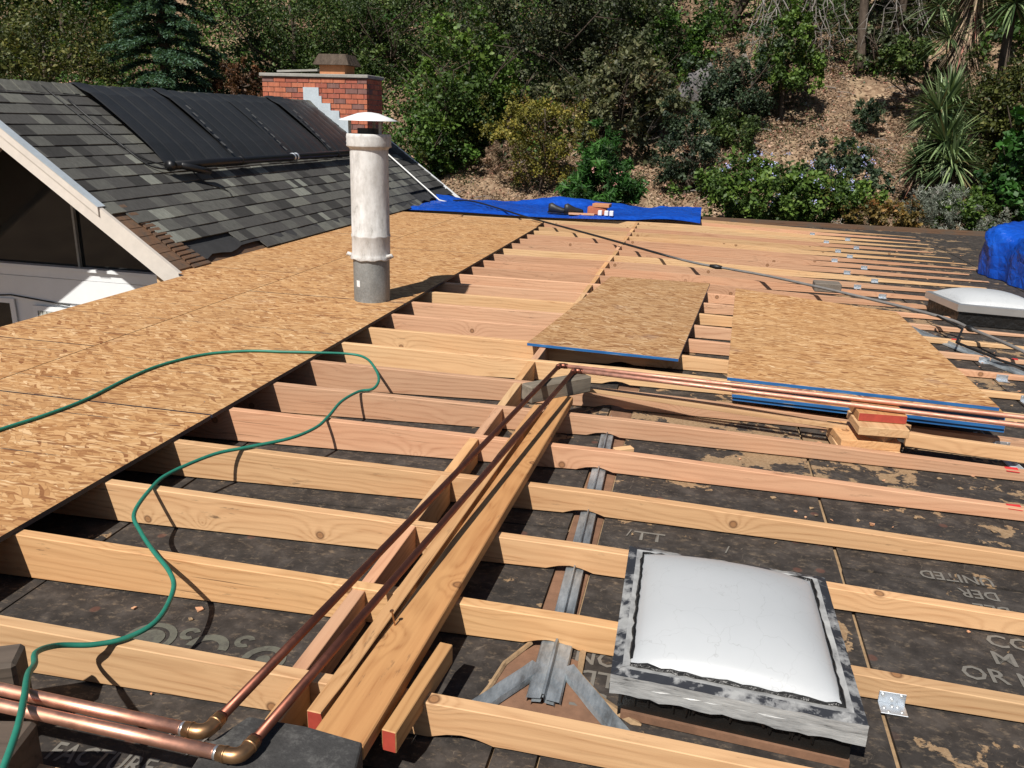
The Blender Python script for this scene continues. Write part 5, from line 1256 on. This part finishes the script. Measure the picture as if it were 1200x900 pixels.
def yucca():
    def head(root, c, r, n, seed, mat='yucca', dead=0, wd=.030, up=.35):
        rg = rnd(seed); base = rootloc(root); V, F, tn = [], [], []
        for i in range(n):
            a = rg.uniform(0, 2*np.pi); e = np.arcsin(rg.uniform(-.75, 1.0)); d = np.array([np.cos(a)*np.cos(e), np.sin(a)*np.cos(e), np.sin(e)+up*.4])
            if dead: d = np.array([np.cos(a)*.35, np.sin(a)*.35, -1.0])+rg.normal(size=3)*.15
            d /= np.linalg.norm(d); L = r*rg.uniform(.75, 1.1); s = np.cross(d, [0, 0, 1.]); s /= np.linalg.norm(s)+1e-6; w_ = wd*rg.uniform(.7, 1.1)
            k0 = len(V); p = np.array(c)+d*.05-np.array(base); sag = rg.uniform(.1, .45)*(1-abs(d[2]))*(0 if dead else 1)
            nn = np.cross(s, d)
            for q in range(6):
                t = q/5; cc = p+d*L*t+np.array([0, 0, -1])*sag*L*t**2.2; ww = w_*(.45+.55*math.sin(min(1, t*2.2)*1.57))*(1-t**2.5)+.0015
                V += [tuple(cc+s*ww*.5+nn*ww*.18), tuple(cc), tuple(cc-s*ww*.5+nn*ww*.18)]
                if q: b = k0+q*3; F += [(b-3, b-2, b+1, b), (b-2, b-1, b+2, b+1)]; 
            tn += [rg.random()]*10
        me = bpy.data.meshes.new('leaf_head' if not dead else 'dead_leaves'); me.from_pydata(V, [], F); at = me.attributes.new('tint', 'FLOAT', 'FACE'); at.data.foreach_set('value', np.array(tn, np.float32))
        me.materials.append(LF['yucca' if not dead else 'yucca_dry']); me.update(); link(me.name, me, root)
    def shag(root, p0, p1, r, n, seed):
        rg = rnd(seed); p0, p1 = np.array(p0), np.array(p1)
        for k in range(5): head(root, tuple(p0+(p1-p0)*(k+.7)/5), .55+r, n//5, seed+k, dead=1, wd=.045)
    root = thing('yucca', 'big clump of spiky yucca heads on the bare slope at the right', 'yucca', (4.15, 16.9, hillz(4.15, 16.9)))
    for i, (x, y, z, r, n) in enumerate(((4.12, 17.3, 1.66, .74, 230), (4.30, 17.5, 1.95, .62, 170), (4.18, 16.75, 1.15, .74, 240), (4.30, 16.5, .78, .64, 230), (3.86, 16.9, .72, .52, 150))):
        head(root, (x, y, z), r, n, 900+i, wd=.050)
        MB().tube([(x, y+.1, hillz(x, y)-.2), (x, y, z)], [.09, .07], 8).build('trunk', M['bark'], root, True)
        head(root, (x, y, z-.08), .5, 36, 950+i, dead=1, wd=.03)
    root = thing('yucca', 'tall shaggy-trunked yucca rising out of the top right, dead leaves round its trunk', 'yucca', (4.6, 18.3, hillz(4.6, 18.3)))
    MB().tube([(4.55, 18.3, hillz(4.6, 18.3)-.2), (4.52, 18.2, 2.6), (4.62, 18.2, 4.2)], [.20, .17, .12], 10).build('trunk', M['bark'], root, True)
    shag(root, (4.55, 18.2, 1.9), (4.62, 18.2, 4.3), .25, 900, 1000); head(root, (4.62, 18.1, 4.25), 1.0, 220, 1100, wd=.045); head(root, (4.30, 18.3, 3.05), .6, 90, 1103); head(root, (4.10, 18.6, 3.65), .8, 110, 1102, dead=0)
    root = thing('yucca', 'green yucca head at the top right corner', 'yucca', (5.45, 18.2, hillz(5.4, 18.2)))
    head(root, (5.25, 18.1, 3.62), .95, 240, 1101, wd=.045); MB().tube([(5.45, 18.4, hillz(5.4, 18.2)-.2), (5.25, 18.2, 3.6)], [.12, .08], 8).build('trunk', M['bark'], root, True)
yucca()

def slope_things():
    # rock
    rs = random.Random(1); bm = bmesh.new(); bmesh.ops.create_icosphere(bm, subdivisions=4, radius=1)
    for v in bm.verts:
        p = v.co; k = 1+.16*math.sin(p.x*3+1)*math.cos(p.y*4)+.10*math.sin(p.z*6+p.x*5)+.04*math.sin(p.x*14+p.z*11); q = p*k
        v.co = Vector((q.x*.42+q.z*.22, q.y*.5, q.z*.62))
    me = bpy.data.meshes.new('boulder'); bm.to_mesh(me); bm.free(); me.materials.append(M['rock']); me.polygons.foreach_set('use_smooth', [True]*len(me.polygons))
    o = link('boulder', me); o.location = (-.50, 20.7, 1.95); props(o, 'dark grey boulder on the tan slope below the pale post', 'rock')
    for i, (x, y, s) in enumerate(((3.05, 18.4, .07), (2.95, 18.9, .05), (2.1, 20.9, .05))):
        bm = bmesh.new(); bmesh.ops.create_icosphere(bm, subdivisions=2, radius=s)
        for v in bm.verts: v.co *= 1+rs.uniform(-.15, .15)
        me = bpy.data.meshes.new('stone'); bm.to_mesh(me); bm.free(); me.materials.append(M['concrete']); o = link('stone', me); o.location = (x, y, hillz(x, y)+s*.3)
        props(o, ('pale stone on the slope right beside the small weed patch', 'small stone just above the pale stone on the slope', 'tiny pale stone below the nearer pine trunk')[i], 'stone')
    b = board('fence_post', (-.19, 25, 3.4), (-.30, 25, 5.2), .11, .11, M['post'], upv=(0, -1, 0), bev=.005); props(b, 'pale weathered post standing at the top of the slope', 'post')
    b = MB().box((-1.6, 24.2, 3.15), (.1, 24.5, 3.55)).build('retaining_ledge', [M['concrete']]); bevel(b, .03); props(b, 'low pale concrete ledge across the slope by the post', 'ledge')
    # far brick building glimpsed between the trees
    root = thing('far_building', 'far brick-red building wall glimpsed between the trees at the top left', 'building', (-24, 31, 4))
    MB().box((-26.5, 30.5, 3.0), (-21.4, 34, 10)).build('wall', M['red_wall'], root)
    m = MB()
    for k in range(22):
        m.box((-26.5, 30.488, 3.2+k*.3), (-21.4, 30.499, 3.215+k*.3))
    m.build('course_line', M['concrete'], root)['kind'] = 'stuff'
    # dry leaf litter and chips over the slope
    rg = rnd(4242); n = 70000; x = rg.uniform(-9, 7, n); y = 14.6+(rg.random(n)**1.2)*11; k = ~((x < -3) & (y > 20)); x, y = x[k], y[k]; n = len(x); z = np.array([hillz(a, b) for a, b in zip(x, y)])
    me0 = bpy.data.objects['ground'].data
    # match the bumpy sheet by the same sum of sines used for it
    rs = random.Random(3); ph = [(rs.uniform(.3, 2.2), rs.uniform(.3, 2.2), rs.uniform(0, 6), .16/(1+i*.25)) for i in range(12)]
    z = z+sum(a*np.sin(fx*x+fy*y+p) for fx, fy, p, a in ph)*np.clip((y-14.2)/3, 0, 1)*.55+.02
    c = np.stack([x, y, z], 1); nr = rg.normal(size=(n, 3))*.55+np.array([0, -.45, .9])
    tw = rg.random(n) < .05; bare = (np.sin(x*1.9+y*.6)+np.sin(y*2.3-x*1.1)+np.sin(x*4.1)*.5+rg.normal(size=n)*.5) > 1.25
    c, nr = c[~bare], nr[~bare]; n = len(c)
    me = leaf_mesh('leaf_litter', c, nr, .05+.05*rg.random(n), .03+.03*rg.random(n), rg.random(n), LF['dry'], rg)
    props(link('leaf_litter', me), 'dry fallen leaves and wood chips covering the hillside', 'leaf litter', kind='stuff')
    n = 9000; x = rg.uniform(-9, 7, n); y = 14.6+rg.random(n)*9; g_ = np.sin(x*2.1+y)+np.sin(y*3.3-x*1.4)
    k = g_ > .5; x, y = x[k], y[k]; z = np.array([hillz(a, b) for a, b in zip(x, y)])+sum(a*np.sin(fx*x+fy*y+p) for fx, fy, p, a in ph)*np.clip((y-14.2)/3, 0, 1)*.55+.05
    m_ = len(x); c = np.stack([x, y, z], 1); me = leaf_mesh('dry_grass', c, np.stack([rg.normal(size=m_), -np.ones(m_)*1.5, rg.normal(size=m_)*.3], 1), .16, .008, rg.random(m_), LF['dry'], rg, np.stack([rg.normal(size=m_)*.4, rg.normal(size=m_)*.2, np.ones(m_)], 1))
    props(link('dry_grass', me), 'sparse dry grass blades on the hillside', 'grass', kind='stuff')
    rg = rnd(515); n = 150000; x = rg.uniform(-26, 8, n); y = rg.uniform(18.3, 31, n); dens = np.sin(x*1.3+y*.7)+np.sin(y*1.9-x*.8)+(x < -3)*3.4+(y > 24.5)*1.6
    k = (dens > rg.uniform(1.0, 2.6, n)) & ~((x < -16) & (x > -24) & (y > 24)); x, y = x[k], y[k]; m_ = len(x); hh = .35+.35*np.abs(np.sin(x*1.7)*np.cos(y*1.3))
    z = np.array([hillz(a, b) for a, b in zip(x, y)])+.55*sum(a*np.sin(fx*x+fy*y+p) for fx, fy, p, a in ph)+rg.random(m_)*hh
    me = leaf_mesh('undergrowth', np.stack([x, y, z], 1), rg.normal(size=(m_, 3))*.7+np.array([0, -.2, .7]), .11, .065, rg.random(m_), LF['green'], rg)
    props(link('undergrowth', me), 'low leafy undergrowth between the trees on the upper slope', 'undergrowth', kind='stuff')
    cx_, cy_ = rg.uniform(-5, 6.5, 190), rg.uniform(15.0, 24, 190); kk = np.repeat(np.arange(190), 130); m_ = len(kk); sp = rg.uniform(.08, .32, 190)[kk]
    X_ = cx_[kk]+rg.normal(size=m_)*sp; Y_ = cy_[kk]+rg.normal(size=m_)*sp; Z_ = np.array([hillz(a, b) for a, b in zip(X_, Y_)])+sum(a*np.sin(fx*X_+fy*Y_+p) for fx, fy, p, a in ph)*np.clip((Y_-14.2)/3, 0, 1)*.55+rg.random(m_)*sp*.9
    for nm, lf, sel in (('slope_weeds', 'olive', kk % 3 == 0), ('dead_weeds', 'dry', kk % 3 == 1), ('dark_groundcover', 'rust', kk % 3 == 2)):
        c = np.stack([X_, Y_, Z_], 1)[sel]; q_ = len(c); me = leaf_mesh(nm, c, rg.normal(size=(q_, 3))*.8+np.array([0, -.3, .4]), .075, .022, rg.random(q_)*.7, LF[lf], rg)
        props(link(nm, me), {'slope_weeds': 'small green weeds dotted over the hillside', 'dead_weeds': 'dry pale weed tufts dotted over the hillside', 'dark_groundcover': 'rust-brown low plants dotted over the hillside'}[nm], 'weeds', kind='stuff')
    st = MB(); rs2 = random.Random(77)
    for _ in range(420):
        X = rs2.uniform(-6, 6.5); Y = rs2.uniform(15.2, 24); Z = hillz(X, Y)+.55*min(1, (Y-14.2)/3)*sum(a*math.sin(fx*X+fy*Y+p) for fx, fy, p, a in ph)+.04
        a = rs2.uniform(0, 6.28); L = rs2.uniform(.15, .6); st.tube([(X, Y, Z), (X+math.cos(a)*L*.5, Y+math.sin(a)*L*.3, Z+.28*math.sin(a)*L*.5+.03), (X+math.cos(a)*L, Y+math.sin(a)*L*.6, Z+.55*.6*math.sin(a)*L+.01)], [.012, .009, .004], 3, cap=False)
    props(st.build('fallen_twigs', M['twig']), 'dead twigs and sticks scattered on the hillside', 'twigs', kind='stuff')
    # far woodland that closes the slope at the top
    rg = rnd(99); n = 60000; x = rg.uniform(-42, 22, n); y = rg.uniform(30, 46, n); h = (np.sin(x*.9)+np.sin(x*.37+y*.5)+2.4)*.85
    z = np.array([hillz(a, b) for a, b in zip(x, y)])+rg.random(n)*h*1.2
    me = leaf_mesh('distant_woods', np.stack([x, y, z], 1), rg.normal(size=(n, 3))*.7+np.array([0, -.3, .6]), .34, .24, rg.random(n), LF['green'], rg)
    props(link('distant_woods', me), 'far woodland covering the top of the hill', 'woods', kind='stuff')
slope_things()
